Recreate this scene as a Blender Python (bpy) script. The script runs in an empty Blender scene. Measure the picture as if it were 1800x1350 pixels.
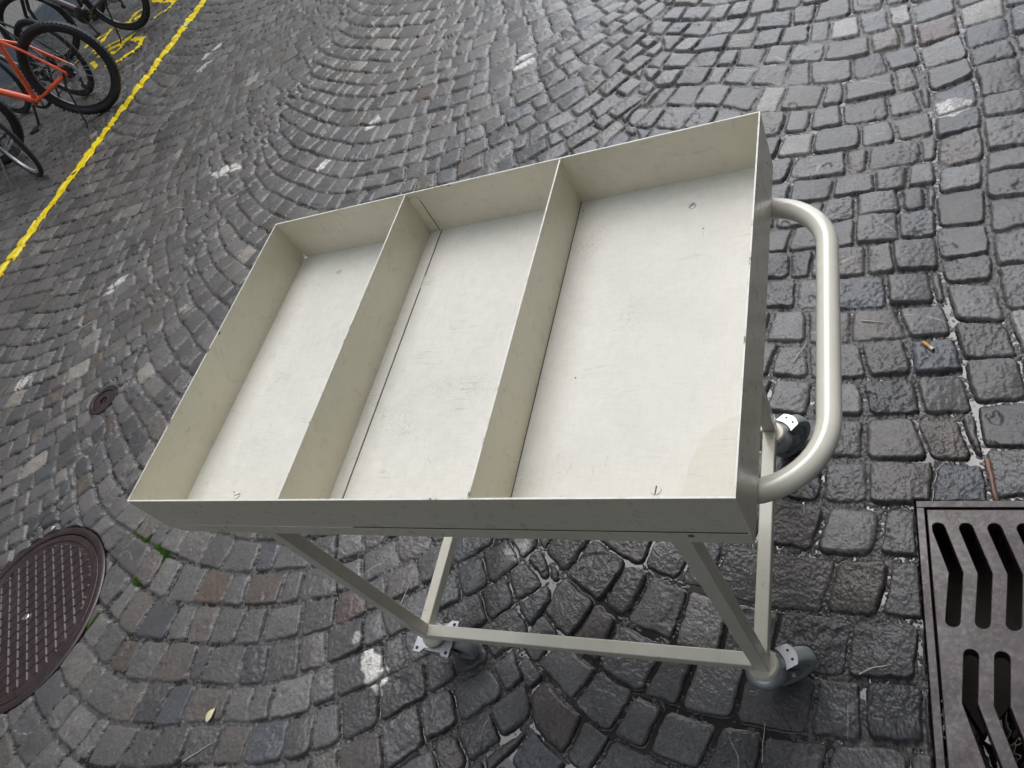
import bpy, bmesh, math, random
import numpy as np
from mathutils import Vector, Matrix
PI = math.pi
S = bpy.context.scene
COL = S.collection

# ------------------------------------------------------------------ camera
CAM = (1.1793, -0.3881, 1.6847)
cam = bpy.data.cameras.new('camera')
cam.sensor_width = 36.0
cam.lens = 1347.43 / 1800 * 36
cam.clip_start = 0.02
cam.clip_end = 300
co = bpy.data.objects.new('camera', cam)
COL.objects.link(co)
Rw = Matrix(((0.88183, 0.07457, 0.46563, CAM[0]),
             (0.21341, 0.81741, -0.53507, CAM[1]),
             (-0.42051, 0.57122, 0.70490, CAM[2]),
             (0, 0, 0, 1)))
co.matrix_world = Rw
S.camera = co

# ------------------------------------------------------------------ world, sun, exposure
W = bpy.data.worlds.new('World')
S.world = W
W.use_nodes = True
wn, wl = W.node_tree.nodes, W.node_tree.links
wn.clear()
SUN_EL, SUN_AZ = 60, -12
sky = wn.new('ShaderNodeTexSky')
sky.sky_type = 'NISHITA'
sky.sun_disc = False
sky.sun_elevation = math.radians(SUN_EL)
sky.sun_rotation = math.radians(SUN_AZ)
sky.dust_density = 1.5
sky.air_density = 1.0
hsv = wn.new('ShaderNodeHueSaturation')
hsv.inputs['Saturation'].default_value = 0.36
bg = wn.new('ShaderNodeBackground')
bg.inputs['Strength'].default_value = 0.15
wo = wn.new('ShaderNodeOutputWorld')
wl.new(sky.outputs[0], hsv.inputs['Color'])
wl.new(hsv.outputs[0], bg.inputs['Color'])
wl.new(bg.outputs[0], wo.inputs['Surface'])
sl = bpy.data.lights.new('sun', 'SUN')
sl.energy = 0.55
sl.angle = math.radians(60)
sl.color = (1.0, 0.985, 0.96)
so = bpy.data.objects.new('sun', sl)
COL.objects.link(so)
e, a = math.radians(SUN_EL), math.radians(SUN_AZ)
sd = Vector((math.cos(e) * math.sin(a), math.cos(e) * math.cos(a), math.sin(e)))
so.rotation_euler = sd.to_track_quat('Z', 'Y').to_euler()
so.location = (0, 0, 20)
S.view_settings.view_transform = 'Standard'
S.view_settings.look = 'None'
S.view_settings.gamma = 1
S.view_settings.use_curve_mapping = False
S.view_settings.exposure = 1.12

# ------------------------------------------------------------------ helpers
def tag(o, label=None, cat=None, group=None, kind=None):
    if label: o['label'] = label
    if cat: o['category'] = cat
    if group: o['group'] = group
    if kind: o['kind'] = kind
    return o

def empty(name, loc=(0, 0, 0), rz=0.0):
    o = bpy.data.objects.new(name, None)
    o.empty_display_size = 0.1
    COL.objects.link(o)
    o.location = loc
    o.rotation_euler = (0, 0, rz)
    return o

def obj(name, bm, mat, parent=None, smooth=True, angle=40, bevel=0.0, seg=2):
    me = bpy.data.meshes.new(name)
    bmesh.ops.recalc_face_normals(bm, faces=bm.faces[:])
    bm.to_mesh(me)
    bm.free()
    if smooth:
        me.polygons.foreach_set('use_smooth', [True] * len(me.polygons))
        me.set_sharp_from_angle(angle=math.radians(angle))
    o = bpy.data.objects.new(name, me)
    if mat: me.materials.append(mat)
    COL.objects.link(o)
    if parent: o.parent = parent
    if bevel > 0:
        b = o.modifiers.new('bevel', 'BEVEL')
        b.width = bevel
        b.segments = seg
        b.limit_method = 'ANGLE'
        b.angle_limit = math.radians(35)
        b.harden_normals = False
    return o

def box(bm, x0, x1, y0, y1, z0, z1, M=None):
    vs = [bm.verts.new(v) for v in ((x0, y0, z0), (x1, y0, z0), (x1, y1, z0), (x0, y1, z0),
                                    (x0, y0, z1), (x1, y0, z1), (x1, y1, z1), (x0, y1, z1))]
    if M is not None:
        for v in vs: v.co = M @ v.co
    for f in ((3, 2, 1, 0), (4, 5, 6, 7), (0, 1, 5, 4), (1, 2, 6, 5), (2, 3, 7, 6), (3, 0, 4, 7)):
        bm.faces.new([vs[i] for i in f])

def frame_of(d):
    d = d.normalized()
    up = Vector((0, 0, 1)) if abs(d.z) < 0.95 else Vector((1, 0, 0))
    s = d.cross(up).normalized()
    return s, s.cross(d).normalized()

def tube(bm, pts, r, n=10, closed=False, cap=True, radii=None):
    pts = [Vector(p) for p in pts]
    m = len(pts)
    rings = []
    ps = None
    for i in range(m):
        if closed: d = pts[(i + 1) % m] - pts[i - 1]
        else: d = pts[min(i + 1, m - 1)] - pts[max(i - 1, 0)]
        d.normalize()
        if ps is None: s, t = frame_of(d)
        else:
            s = (ps - d * ps.dot(d)).normalized()
            t = s.cross(d).normalized()
        ps = s
        rr = radii[i] if radii else r
        rings.append([bm.verts.new(pts[i] + rr * (math.cos(2 * PI * k / n) * s + math.sin(2 * PI * k / n) * t)) for k in range(n)])
    for i in range(m if closed else m - 1):
        A, B = rings[i], rings[(i + 1) % m]
        for k in range(n):
            bm.faces.new((A[k], A[(k + 1) % n], B[(k + 1) % n], B[k]))
    if cap and not closed:
        bm.faces.new(rings[0][::-1])
        bm.faces.new(rings[-1])

def lathe(bm, prof, n=24, M=None, full=False):
    """prof: (r, z) pairs turned round z"""
    rings = []
    for r, z in prof:
        if r < 1e-6:
            v = bm.verts.new((0, 0, z))
            rings.append([v] * n)
        else:
            rings.append([bm.verts.new((r * math.cos(2 * PI * k / n), r * math.sin(2 * PI * k / n), z)) for k in range(n)])
    L = len(rings)
    for i in range(L if full else L - 1):
        A, B = rings[i], rings[(i + 1) % L]
        for k in range(n):
            q = [A[k], A[(k + 1) % n], B[(k + 1) % n], B[k]]
            u = []
            for v in q:
                if v not in u: u.append(v)
            if len(u) > 2:
                bm.faces.new(u)
    if M is not None:
        seen = set()
        for R in rings:
            for v in R:
                if v not in seen:
                    seen.add(v)
                    v.co = M @ v.co

def prism(bm, pts, z0, z1, M=None):
    a = [bm.verts.new((x, y, z0)) for x, y in pts]
    b = [bm.verts.new((x, y, z1)) for x, y in pts]
    n = len(pts)
    if M is not None:
        for v in a + b: v.co = M @ v.co
    bm.faces.new(a[::-1])
    bm.faces.new(b)
    for i in range(n):
        bm.faces.new((a[i], a[(i + 1) % n], b[(i + 1) % n], b[i]))

# ------------------------------------------------------------------ materials
def mat(name):
    m = bpy.data.materials.new(name)
    m.use_nodes = True
    nt = m.node_tree
    return m, nt, nt.nodes['Principled BSDF']

def nd(nt, t, **kw):
    n = nt.nodes.new(t)
    for k, v in kw.items():
        if k.startswith('i_'):
            key = k[2:].replace('_', ' ')
            n.inputs[int(key) if key.isdigit() else key].default_value = v
        else: setattr(n, k, v)
    return n

def noise(nt, scale, detail=4, rough=0.55, vec=None, dist=0.0):
    n = nd(nt, 'ShaderNodeTexNoise')
    n.inputs['Scale'].default_value = scale
    n.inputs['Detail'].default_value = detail
    n.inputs['Roughness'].default_value = rough
    n.inputs['Distortion'].default_value = dist
    if vec is not None: nt.links.new(vec, n.inputs['Vector'])
    return n

def ramp(nt, src, stops):
    r = nd(nt, 'ShaderNodeValToRGB')
    el = r.color_ramp.elements
    while len(el) < len(stops): el.new(0.5)
    for e_, (p, c) in zip(el, stops):
        e_.position = p
        e_.color = (c, c, c, 1) if isinstance(c, (int, float)) else (*c, 1)
    nt.links.new(src, r.inputs[0])
    return r

def mix(nt, fac, a_, b_, mode='MIX'):
    m = nd(nt, 'ShaderNodeMix', data_type='RGBA', blend_type=mode)
    for s, i in ((fac, 0), (a_, 6), (b_, 7)):
        if isinstance(s, (int, float)): m.inputs[i].default_value = s
        elif isinstance(s, tuple): m.inputs[i].default_value = (*s, 1)
        else: nt.links.new(s, m.inputs[i])
    return m.outputs[2]

def coords(nt, scale=(1, 1, 1), kind='Object', rot=(0, 0, 0)):
    tc = nd(nt, 'ShaderNodeTexCoord')
    mp = nd(nt, 'ShaderNodeMapping')
    mp.inputs['Scale'].default_value = scale
    mp.inputs['Rotation'].default_value = rot
    nt.links.new(tc.outputs[kind], mp.inputs[0])
    return mp.outputs[0]

def bump(nt, bs, h, strength=0.3, dist=0.002, prev=None):
    b = nd(nt, 'ShaderNodeBump')
    b.inputs['Strength'].default_value = strength
    b.inputs['Distance'].default_value = dist
    nt.links.new(h, b.inputs['Height'])
    if prev is not None: nt.links.new(prev, b.inputs['Normal'])
    nt.links.new(b.outputs[0], bs.inputs['Normal'])
    return b.outputs[0]

def simple(name, col, rough=0.4, metal=0.0, var=0.15, scale=30, bmp=0.1, coat=0.0):
    m, nt, bs = mat(name)
    v = coords(nt)
    n = noise(nt, scale, 5, 0.6, v)
    r = ramp(nt, n.outputs[0], [(0.3, 1 - var), (0.7, 1 + var)])
    c = mix(nt, 1.0, tuple(col), r.outputs[0], 'MULTIPLY')
    nt.links.new(c, bs.inputs['Base Color'])
    rr = ramp(nt, n.outputs[0], [(0.25, max(0.03, rough - 0.1)), (0.75, min(1, rough + 0.1))])
    nt.links.new(rr.outputs[0], bs.inputs['Roughness'])
    bs.inputs['Metallic'].default_value = metal
    bs.inputs['Coat Weight'].default_value = coat
    bs.inputs['Coat Roughness'].default_value = 0.08
    if bmp: bump(nt, bs, n.outputs[0], bmp, 0.001)
    return m

def paint_material(name, base, worn=False, rough=0.3, streak_dir='x'):
    """cream enamel with scuffs, fine scratches and small chips"""
    m, nt, bs = mat(name)
    v = coords(nt)
    big = noise(nt, 5, 5, 0.6, v, 0.4)
    tone = ramp(nt, big.outputs[0], [(0.25, 0.93), (0.75, 1.05)])
    c = mix(nt, 1.0, tuple(base), tone.outputs[0], 'MULTIPLY')
    mid = noise(nt, 45, 6, 0.7, v, 0.6)
    t2 = ramp(nt, mid.outputs[0], [(0.35, 0.94 if worn else 0.97), (0.65, 1.02)])
    c = mix(nt, 1.0, c, t2.outputs[0], 'MULTIPLY')
    if worn:
        fb = noise(nt, 1.0, 4, 0.7, coords(nt, (260, 40, 60)))
        f2 = noise(nt, 1.0, 4, 0.7, coords(nt, (50, 300, 60)))
        for q in (fb, f2):
            tq = ramp(nt, q.outputs[0], [(0.32, 0.96), (0.6, 1.02)])
            c = mix(nt, 1.0, c, tq.outputs[0], 'MULTIPLY')
    # grey rub marks in clouds
    rub = noise(nt, 9, 3, 0.5, v)
    rubf = noise(nt, 160, 3, 0.7, v)
    rm = nd(nt, 'ShaderNodeMath', operation='MULTIPLY')
    r1 = ramp(nt, rub.outputs[0], [(0.57, 0.0), (0.78, 0.9)])
    r2 = ramp(nt, rubf.outputs[0], [(0.45, 0.0), (0.62, 0.55 if worn else 0.12)])
    nt.links.new(r1.outputs[0], rm.inputs[0])
    nt.links.new(r2.outputs[0], rm.inputs[1])
    c = mix(nt, rm.outputs[0], c, (0.33, 0.33, 0.29))
    # hairline scratches: thin dark lines where two stretched noises cross a level
    prevh = None
    for k, (rz, sc, th) in enumerate(((0.5, (3, 70, 70), 0.009), (2.0, (4, 90, 60), 0.008), (1.2, (70, 5, 70), 0.008), (2.7, (60, 9, 40), 0.007))):
        sv = coords(nt, sc, 'Object', (0, 0, rz) if streak_dir == 'x' else (rz, 0, 0))
        sn = noise(nt, 1.0, 2, 0.5, sv)
        sub = nd(nt, 'ShaderNodeMath', operation='SUBTRACT', i_1=0.5 + 0.05 * k)
        nt.links.new(sn.outputs[0], sub.inputs[0])
        ab = nd(nt, 'ShaderNodeMath', operation='ABSOLUTE')
        nt.links.new(sub.outputs[0], ab.inputs[0])
        lt = nd(nt, 'ShaderNodeMath', operation='LESS_THAN', i_1=th)
        nt.links.new(ab.outputs[0], lt.inputs[0])
        gate = noise(nt, 14 + 5 * k, 2, 0.5, coords(nt, (1, 1, 1), 'Object', (k, 2 * k, 0)))
        gr = ramp(nt, gate.outputs[0], [(0.60, 0.0), (0.68, 0.24 if worn else 0.30)])
        mm = nd(nt, 'ShaderNodeMath', operation='MULTIPLY')
        nt.links.new(lt.outputs[0], mm.inputs[0])
        nt.links.new(gr.outputs[0], mm.inputs[1])
        c = mix(nt, mm.outputs[0], c, (0.22, 0.21, 0.18))
    # chips
    ch = noise(nt, 38, 2, 0.4, coords(nt, (1, 1, 1), 'Object', (0.3, 0.9, 0.2)))
    cr = ramp(nt, ch.outputs[0], [(0.80, 0.0), (0.81, 1.0)] if worn else [(0.77, 0.0), (0.78, 1.0)])
    c = mix(nt, cr.outputs[0], c, (0.10, 0.09, 0.075))
    nt.links.new(c, bs.inputs['Base Color'])
    rr = ramp(nt, mid.outputs[0], [(0.3, rough - 0.08), (0.7, rough + 0.14)])
    nt.links.new(rr.outputs[0], bs.inputs['Roughness'])
    bump(nt, bs, mid.outputs[0], 0.12, 0.0008)
    if not worn:
        bs.inputs['Coat Weight'].default_value = 0.35
        bs.inputs['Coat Roughness'].default_value = 0.12
    return m

M_FLOOR = paint_material('worn_cream_paint', (0.70, 0.685, 0.617), worn=True, rough=0.5)
M_WALLX = paint_material('cream_paint', (0.70, 0.665, 0.53), rough=0.30, streak_dir='z')
M_WALLY = M_WALLX
M_TUBE = paint_material('frame_paint', (0.72, 0.69, 0.57), rough=0.33)
M_HANDLE = simple('handle_enamel', (0.78, 0.755, 0.65), 0.22, 0, 0.05, 14, 0.03, coat=1.0)
def edge_material():
    m, nt, bs = mat('rim_edge_paint')
    n = noise(nt, 30, 5, .7, coords(nt))
    r = ramp(nt, n.outputs[0], [(.33, (.12, .11, .09)), (.37, (.62, .60, .52)), (.5, (.80, .79, .73))])
    nt.links.new(r.outputs[0], bs.inputs['Base Color'])
    bs.inputs['Roughness'].default_value = .4
    return m
M_EDGE = edge_material()
M_PATCH = paint_material('older_paint_patch', (0.655, 0.635, 0.55), worn=True, rough=0.5)
M_ZINC = simple('zinc_plate', (0.52, 0.54, 0.56), 0.42, 0.9, 0.15, 40, 0.1)
M_ZINCD = simple('dull_zinc', (0.48, 0.53, 0.54), 0.38, 0.85, 0.2, 40, 0.1)
M_WHEEL = simple('grey_rubber_wheel', (0.27, 0.30, 0.30), 0.42, 0, 0.15, 50, 0.1)
M_HUB = simple('grey_plastic_hub', (0.22, 0.25, 0.255), 0.35, 0, 0.1, 50, 0.1)
M_STEEL = simple('screw_steel', (0.75, 0.76, 0.8), 0.25, 1.0, 0.05, 90, 0.1)
M_DARK = simple('gap_dark', (0.025, 0.024, 0.02), 0.7, 0, 0.2, 60, 0)
M_TYRE = simple('black_tyre', (0.022, 0.023, 0.026), 0.5, 0, 0.25, 120, 0.4)
M_BLACK = simple('black_bike_paint', (0.02, 0.02, 0.022), 0.3, 0, 0.15, 60, 0.05, coat=0.3)
M_ORANGE = simple('orange_bike_paint', (1.0, 0.15, 0.05), 0.28, 0, 0.06, 40, 0.03, coat=0.4)
M_PURPLE = simple('plum_bike_paint', (0.045, 0.022, 0.035), 0.28, 0, 0.1, 40, 0.03, coat=0.5)
M_ALU = simple('brushed_aluminium', (0.60, 0.61, 0.63), 0.3, 1.0, 0.1, 90, 0.1)
M_GUN = simple('gunmetal', (0.10, 0.10, 0.11), 0.35, 0.8, 0.2, 90, 0.1)
M_SPOKE = simple('spoke_steel', (0.35, 0.35, 0.36), 0.3, 1.0, 0.05, 90, 0)
M_SILVER = simple('silver_rim', (0.75, 0.76, 0.78), 0.35, 0.6, 0.05, 60, 0)

def iron_material():
    m, nt, bs = mat('wet_cast_iron')
    v = coords(nt)
    n1 = noise(nt, 12, 6, 0.65, v, 0.5)
    n2 = noise(nt, 130, 4, 0.7, v)
    n3 = noise(nt, 90, 6, 0.75, v, 0.3)
    c = ramp(nt, n1.outputs[0], [(0.3, (0.022, 0.013, 0.013)), (0.55, (0.038, 0.023, 0.024)), (0.8, (0.056, 0.038, 0.039))])
    t = ramp(nt, n2.outputs[0], [(0.3, 0.85), (0.7, 1.12)])
    cc = mix(nt, 1.0, c.outputs[0], t.outputs[0], 'MULTIPLY')
    nt.links.new(cc, bs.inputs['Base Color'])
    r = ramp(nt, n3.outputs[0], [(0.38, 0.20), (0.50, 0.36), (0.7, 0.5)])
    nt.links.new(r.outputs[0], bs.inputs['Roughness'])
    bs.inputs['Specular IOR Level'].default_value = 0.5
    wet = ramp(nt, noise(nt, 7, 4, 0.6, v, 0.8).outputs[0], [(0.42, 0.05), (0.62, 0.35)])
    nt.links.new(wet.outputs[0], bs.inputs['Coat Weight'])
    bs.inputs['Coat Roughness'].default_value = 0.14
    h = mix(nt, r.outputs[0], (0.5, 0.5, 0.5), n2.outputs[0])
    bump(nt, bs, h, 0.5, 0.0015)
    return m
M_IRON = iron_material()

def stone_material():
    m, nt, bs = mat('wet_cobblestone')
    v = coords(nt)
    ca = nd(nt, 'ShaderNodeVertexColor', layer_name='stone')
    ma = nd(nt, 'ShaderNodeVertexColor', layer_name='mask')   # r puddle, g joint grit, b stone gloss
    sep = nd(nt, 'ShaderNodeSeparateColor')
    nt.links.new(ma.outputs[0], sep.inputs[0])
    n1 = noise(nt, 330, 5, 0.8, v)
    n2 = noise(nt, 110, 7, 0.8, v, 0.2)
    t1 = ramp(nt, n1.outputs[0], [(0.3, 0.45), (0.5, 0.95), (0.70, 2.1)])
    t2 = ramp(nt, n2.outputs[0], [(0.3, 0.55), (0.7, 1.5)])
    c = mix(nt, 1.0, ca.outputs[0], t1.outputs[0], 'MULTIPLY')
    c = mix(nt, 1.0, c, t2.outputs[0], 'MULTIPLY')
    # pale mineral specks
    sp = noise(nt, 700, 2, 0.5, coords(nt, (1, 1, 1), 'Object', (0.4, 0.2, 0.9)))
    spr = ramp(nt, sp.outputs[0], [(0.70, 0.0), (0.76, 0.35)])
    c = mix(nt, spr.outputs[0], c, (0.30, 0.29, 0.27))
    c = mix(nt, sep.outputs[0], c, (0.012, 0.011, 0.010))
    nt.links.new(c, bs.inputs['Base Color'])
    r0 = ramp(nt, n2.outputs[0], [(0.3, 0.0), (0.7, 0.16)])
    ad = nd(nt, 'ShaderNodeMath', operation='ADD')
    nt.links.new(r0.outputs[0], ad.inputs[0])
    nt.links.new(sep.outputs[2], ad.inputs[1])
    inv = nd(nt, 'ShaderNodeMath', operation='SUBTRACT', i_0=1.0)
    nt.links.new(sep.outputs[0], inv.inputs[1])
    mu = nd(nt, 'ShaderNodeMath', operation='MULTIPLY_ADD', i_2=0.015)
    nt.links.new(ad.outputs[0], mu.inputs[0])
    nt.links.new(inv.outputs[0], mu.inputs[1])
    nt.links.new(mu.outputs[0], bs.inputs['Roughness'])
    bs.inputs['Specular IOR Level'].default_value = 0.7
    bs.inputs['Coat Weight'].default_value = 0.8
    bs.inputs['Coat Roughness'].default_value = 0.27
    bs.inputs['Coat IOR'].default_value = 1.4
    hh = nd(nt, 'ShaderNodeMath', operation='MULTIPLY')
    sm = nd(nt, 'ShaderNodeMath', operation='MULTIPLY_ADD', i_1=0.55)
    nt.links.new(n1.outputs[0], sm.inputs[0])
    nt.links.new(n2.outputs[0], sm.inputs[2])
    nt.links.new(sm.outputs[0], hh.inputs[0])
    nt.links.new(inv.outputs[0], hh.inputs[1])
    bump(nt, bs, hh.outputs[0], 0.95, 0.0036)
    return m
M_STONE = stone_material()

# ------------------------------------------------------------------ noise in numpy
def h2(i, j, s):
    i = np.asarray(i).astype(np.int64)
    j = np.asarray(j).astype(np.int64)
    n = (i * 374761393 + j * 668265263 + s * 982451653) & 0xFFFFFFFF
    n = ((n ^ (n >> 13)) * 1274126177) & 0xFFFFFFFF
    n = ((n ^ (n >> 16)) * 2246822519) & 0xFFFFFFFF
    n = n ^ (n >> 15)
    return (n & 0xFFFFFF) / float(0x1000000)

def vn(x, y, f, s):
    """value noise in -1..1, frequency f per metre"""
    x = x * f; y = y * f
    i = np.floor(x); j = np.floor(y)
    u = x - i; v = y - j
    u = u * u * (3 - 2 * u); v = v * v * (3 - 2 * v)
    a_ = h2(i, j, s); b_ = h2(i + 1, j, s); c_ = h2(i, j + 1, s); d_ = h2(i + 1, j + 1, s)
    return 2 * ((a_ * (1 - u) + b_ * u) * (1 - v) + (c_ * (1 - u) + d_ * u) * v) - 1

def sstep(a_, b_, x):
    t = np.clip((x - a_) / (b_ - a_), 0, 1)
    return t * t * (3 - 2 * t)

# ------------------------------------------------------------------ paving layout
MH = (-1.706, 0.03); MH_R = 0.353
VC = (-2.033, 0.994); VC_R = 0.078
DR = (1.156, 1.656, -0.66, 0.484)
GUT = 1.275

def bond(u, v, ch, w, seed):
    i = np.floor(v / ch)
    fv = v / ch - i
    off = h2(i, i * 0 + 7, seed) * 1.0
    t = u / w - off
    j = np.floor(t)
    def B(jj):
        return jj + (h2(i, jj, seed + 1) - 0.5) * 0.54 + (h2(i, jj, seed + 2) - 0.5) * 0.26 * (fv - 0.5)
    lo = B(j); hi = B(j + 1)
    dn = t < lo; up = t > hi
    j = j - dn + up
    lo = B(j); hi = B(j + 1)
    du = np.minimum(t - lo, hi - t) * w
    dv = np.minimum(fv, 1 - fv) * ch
    lu = ((t - lo) / (hi - lo)) * 2 - 1
    lv = fv * 2 - 1
    return i, j, du, dv, lu, lv

WHITE = [  # pale quartz-rich stones or patches: x, y, rx, ry, angle, strength
    (-2.164, 2.577, .115, .050, .1, 1), (-0.323, 2.749, .062, .052, .5, 1.1), (-0.119, -0.007, .040, .066, .75, 1),
    (-1.149, 2.61, .040, .062, -.5, 1), (-1.357, 2.372, .034, .062, -.4, 1), (1.325, 1.800, .060, .046, .1, .8),
    (0.216, 0.343, .04, .035, .4, .45), (-1.811, 1.485, .05, .03, .3, .5), (-2.529, 1.774, .042, .085, -.5, .85),
    (-2.79, 1.151, .042, .07, -.5, .85), (-0.27, 0.225, .012, .035, .2, .3), (-3.3, 4.25, .035, .10, -.6, .85),
    (-3.25, 4.05, .035, .09, -.6, .8), (-3.0, 5.3, .04, .10, -.6, .8), (0.45, 3.3, .07, .05, .2, .5), (-0.21, 0.07, .014, .02, .2, .5), (-0.75, 3.2, .03, .03, 0, .4)]
TINT = [  # individually coloured stones: x, y, colour
    (1.17, 2.191, (.17, .13, .10)), (1.30, 2.181, (.12, .055, .048)), (-0.79, 0.191, (.10, .055, .035)),
    (-0.30, 0.148, (.10, .055, .04)), (1.255, 0.62, (.085, .05, .035)), (-0.692, 0.214, (.085, .06, .045)),
    (0.45, 0.10, (.06, .042, .032)), (0.42, -0.05, (.07, .04, .03)), (-1.2, 2.0, (.08, .05, .03)),
    (-0.9, 2.75, (.08, .045, .025)), (0.15, -0.19, (.075, .05, .04)), (-1.55, 2.05, (.075, .045, .03)),
    (-0.55, -0.05, (.035, .04, .055)), (-0.98, 0.02, (.03, .036, .055)), (-0.4, -0.38, (.08, .05, .04))]

def ground(x, y, far=None):
    n = len(x)
    # domain warp: courses wander, stone edges are ragged
    wx = 0.030 * vn(x, y, 1.7, 11) + 0.0038 * vn(x, y, 9, 12) + 0.0024 * vn(x, y, 38, 13)
    wy = 0.040 * vn(x, y, 1.8, 21) + 0.0042 * vn(x, y, 8, 22) + 0.0024 * vn(x, y, 41, 23)
    rag = 0.0011 * vn(x, y, 130, 14)
    X = x + wx; Y = y + wy
    # --- segmental arches
    P, R, CH = 2.25, 1.55, 0.1165
    zig = 0.035 * np.sin(Y * 2 * PI / (2 * CH) * 0.8) + 0.02 * vn(y, y * 0, 5, 31)
    kx = (X + zig + 0.805) / P + 0.5
    k = np.floor(kx)
    dz = (kx - k - 0.5) * P
    dx = X + 0.805 - k * P
    dcA = (P / 2 - np.abs(dz)) * 0.9
    lastbay = k > 0.5                      # the half bay that runs out at the gutter is flatter
    dcA = np.where(lastbay, dz + P / 2, dcA)
    dx = np.where(lastbay, dx + 0.315, dx)
    dxc = np.clip(dx, -1.35, 1.35)
    arc = R - np.sqrt(R * R - dxc * dxc)
    th = np.arcsin(dxc / R)
    yy = Y - arc
    vA = yy + 0.031 * k + 0.014 * vn(x, y, 3.6, 33)
    fvA = vA - np.floor(vA / CH) * CH
    iA, jA, duA, dvA, luA, lvA = bond(th * R + (fvA - CH / 2) * np.sin(th), vA, CH, 0.107, 40)
    dvA = dvA * np.cos(th)
    jA = jA + k * 1000
    # --- straight courses right of the gutter
    iB, jB, duB, dvB, luB, lvB = bond(y + wy, X - GUT, 0.118, 0.122, 60)
    # --- straight rows in the old trench patch
    iC, jC, duC, dvC, luC, lvC = bond(x + wx * .5, y + wy * .35, 0.132, 0.15, 80)
    gut = X - GUT
    isB = gut > 0
    inC = (x < -3.12 + 0.22 * (y - 2)) & (y > 1.25) & (y < 3.30)
    isC = inC & ~isB
    sel = lambda A, B, C: np.where(isB, B, np.where(isC, C, A))
    i = sel(iA, iB + 500, iC + 900); j = sel(jA, jB, jC)
    du = sel(duA, duB, duC); dv = sel(dvA, dvB, dvC)
    lu = sel(luA, luB, luC); lv = sel(lvA, lvB, lvC)
    dc = np.where(isB | isC, 1.0, np.maximum(dcA, 0))
    dc = np.minimum(dc, np.abs(gut) + (gut > 0) * 0.5)
    id1 = h2(i, j, 101); id2 = h2(i, j, 102); id3 = h2(i, j, 103); id4 = h2(i, j, 104)
    id5 = h2(i, j, 105); id6 = h2(i, j, 106); id7 = h2(i, j, 107)
    du = du - 0.0030 * h2(i, j, 111) * (lu > 0) - 0.0030 * h2(i, j, 112) * (lu <= 0)
    dv = dv - 0.0052 * h2(i, j, 113) * (lv > 0) - 0.0052 * h2(i, j, 114) * (lv <= 0)
    # distance to the stone's rounded outline
    rc = 0.012 + 0.012 * id7
    q1 = np.maximum(rc - du, 0); q2 = np.maximum(rc - dv, 0); q3 = np.maximum(rc - dc, 0)
    d = rc - np.sqrt(q1 * q1 + q2 * q2 + q3 * q3)
    d = np.minimum(d, np.minimum(np.minimum(du, dv), dc))
    # iron covers set into the paving
    rm = np.hypot(x - MH[0], y - MH[1]) - MH_R
    rv = np.hypot(x - VC[0], y - VC[1]) - VC_R
    ddx = np.maximum(DR[0] - x, x - DR[1]); ddy = np.maximum(DR[2] - y, y - DR[3])
    rd = np.maximum(ddx, ddy)
    rr_ = np.minimum(np.minimum(rm, rv), rd)
    d = np.minimum(d, rr_ + 0.002)
    west = sstep(-3.95, -4.35, x)
    jw = 0.0014 + 0.0034 * id3 ** 2 + 0.0014 * vn(x, y, 20, 15) + rag
    jw = (jw + 0.0009 * sstep(0.3, 1.0, x)) * np.where(isC, 1.2, 1.0) * (1 - 0.15 * west)
    dd = d - jw
    er = 0.0045 + 0.0065 * id4
    er = er * (1 - 0.2 * sstep(0.2, 0.8, x))
    t = np.clip(dd / er, 0, 1)
    prof = np.sqrt(np.maximum(1 - (1 - t) ** 2, 0))
    # stone surface
    ru = 0.30 + 0.9 * id5 * id5
    top = 0.0065 * (id1 - 0.5) + (id2 - 0.5) * 0.0085 * lu + (id6 - 0.5) * 0.0085 * lv
    top += 0.0032 * (1 - lu * lu) * (1 - lv * lv)
    top += ru * (0.0017 * vn(x, y, 23, 1) + 0.0011 * vn(x, y, 60, 2)) + (.5 + id5) * (0.0009 * vn(x, y, 120, 3) + 0.0007 * vn(x, y, 280, 4))
    # cleft faces: a broken step across some stones
    cl = 0.9 * vn(x * np.cos(id2 * 6) + y * np.sin(id2 * 6) + i * .3, y * np.cos(id2 * 6) - x * np.sin(id2 * 6), 22, 5) + 0.15 * vn(x, y, 90, 6)
    top -= 0.0038 * sstep(-0.05, 0.2, cl - 0.5) * (id4 < 0.25)
    top -= 0.0010 * sstep(0, 0.3, vn(x + i * .7, y, 48, 8) - 0.45) * (id5 > .55)
    top = top * (1 - 0.2 * west)
    dirt = vn(x, y, 2.3, 17)
    zj = -0.0102 + 0.0034 * dirt + 0.0014 * vn(x, y, 110, 18) + 0.0017 * vn(x, y, 240, 19) + 0.0018 * vn(x, y, 30, 16)
    zj = zj + 0.0015 * west
    zj = zj + 0.003 * sstep(0.4, -0.4, x)
    z = zj + (np.maximum(top, zj + 0.001) - zj) * prof
    # gentle fall of the whole street towards the gutter line
    base = -0.010 * np.exp(-((x - GUT) / 0.10) ** 2) - 0.004 * np.exp(-((x - GUT) / 0.4) ** 2)
    base = base + 0.004 * vn(x, y, 1.1, 25)
    z = z + base
    # standing water
    wlv = -0.0112 + 0.0034 * dirt + 0.003 * sstep(0.4, -0.4, x) + 0.0015 * west + 0.004 * vn(x, y, 1.1, 25) + 0.0016 * vn(x, y, 5.0, 26) - 0.010 * np.exp(-((x - GUT) / 0.10) ** 2) - 0.004 * np.exp(-((x - GUT) / 0.4) ** 2)
    wlv += 0.0014 * np.exp(-((x - GUT - .01) / 0.03) ** 2) * sstep(0.5, 0.8, y)
    wlv += 0.0022 * np.exp(-(((x - .55) / .5) ** 2 + ((y - .05) / .4) ** 2))
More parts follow.
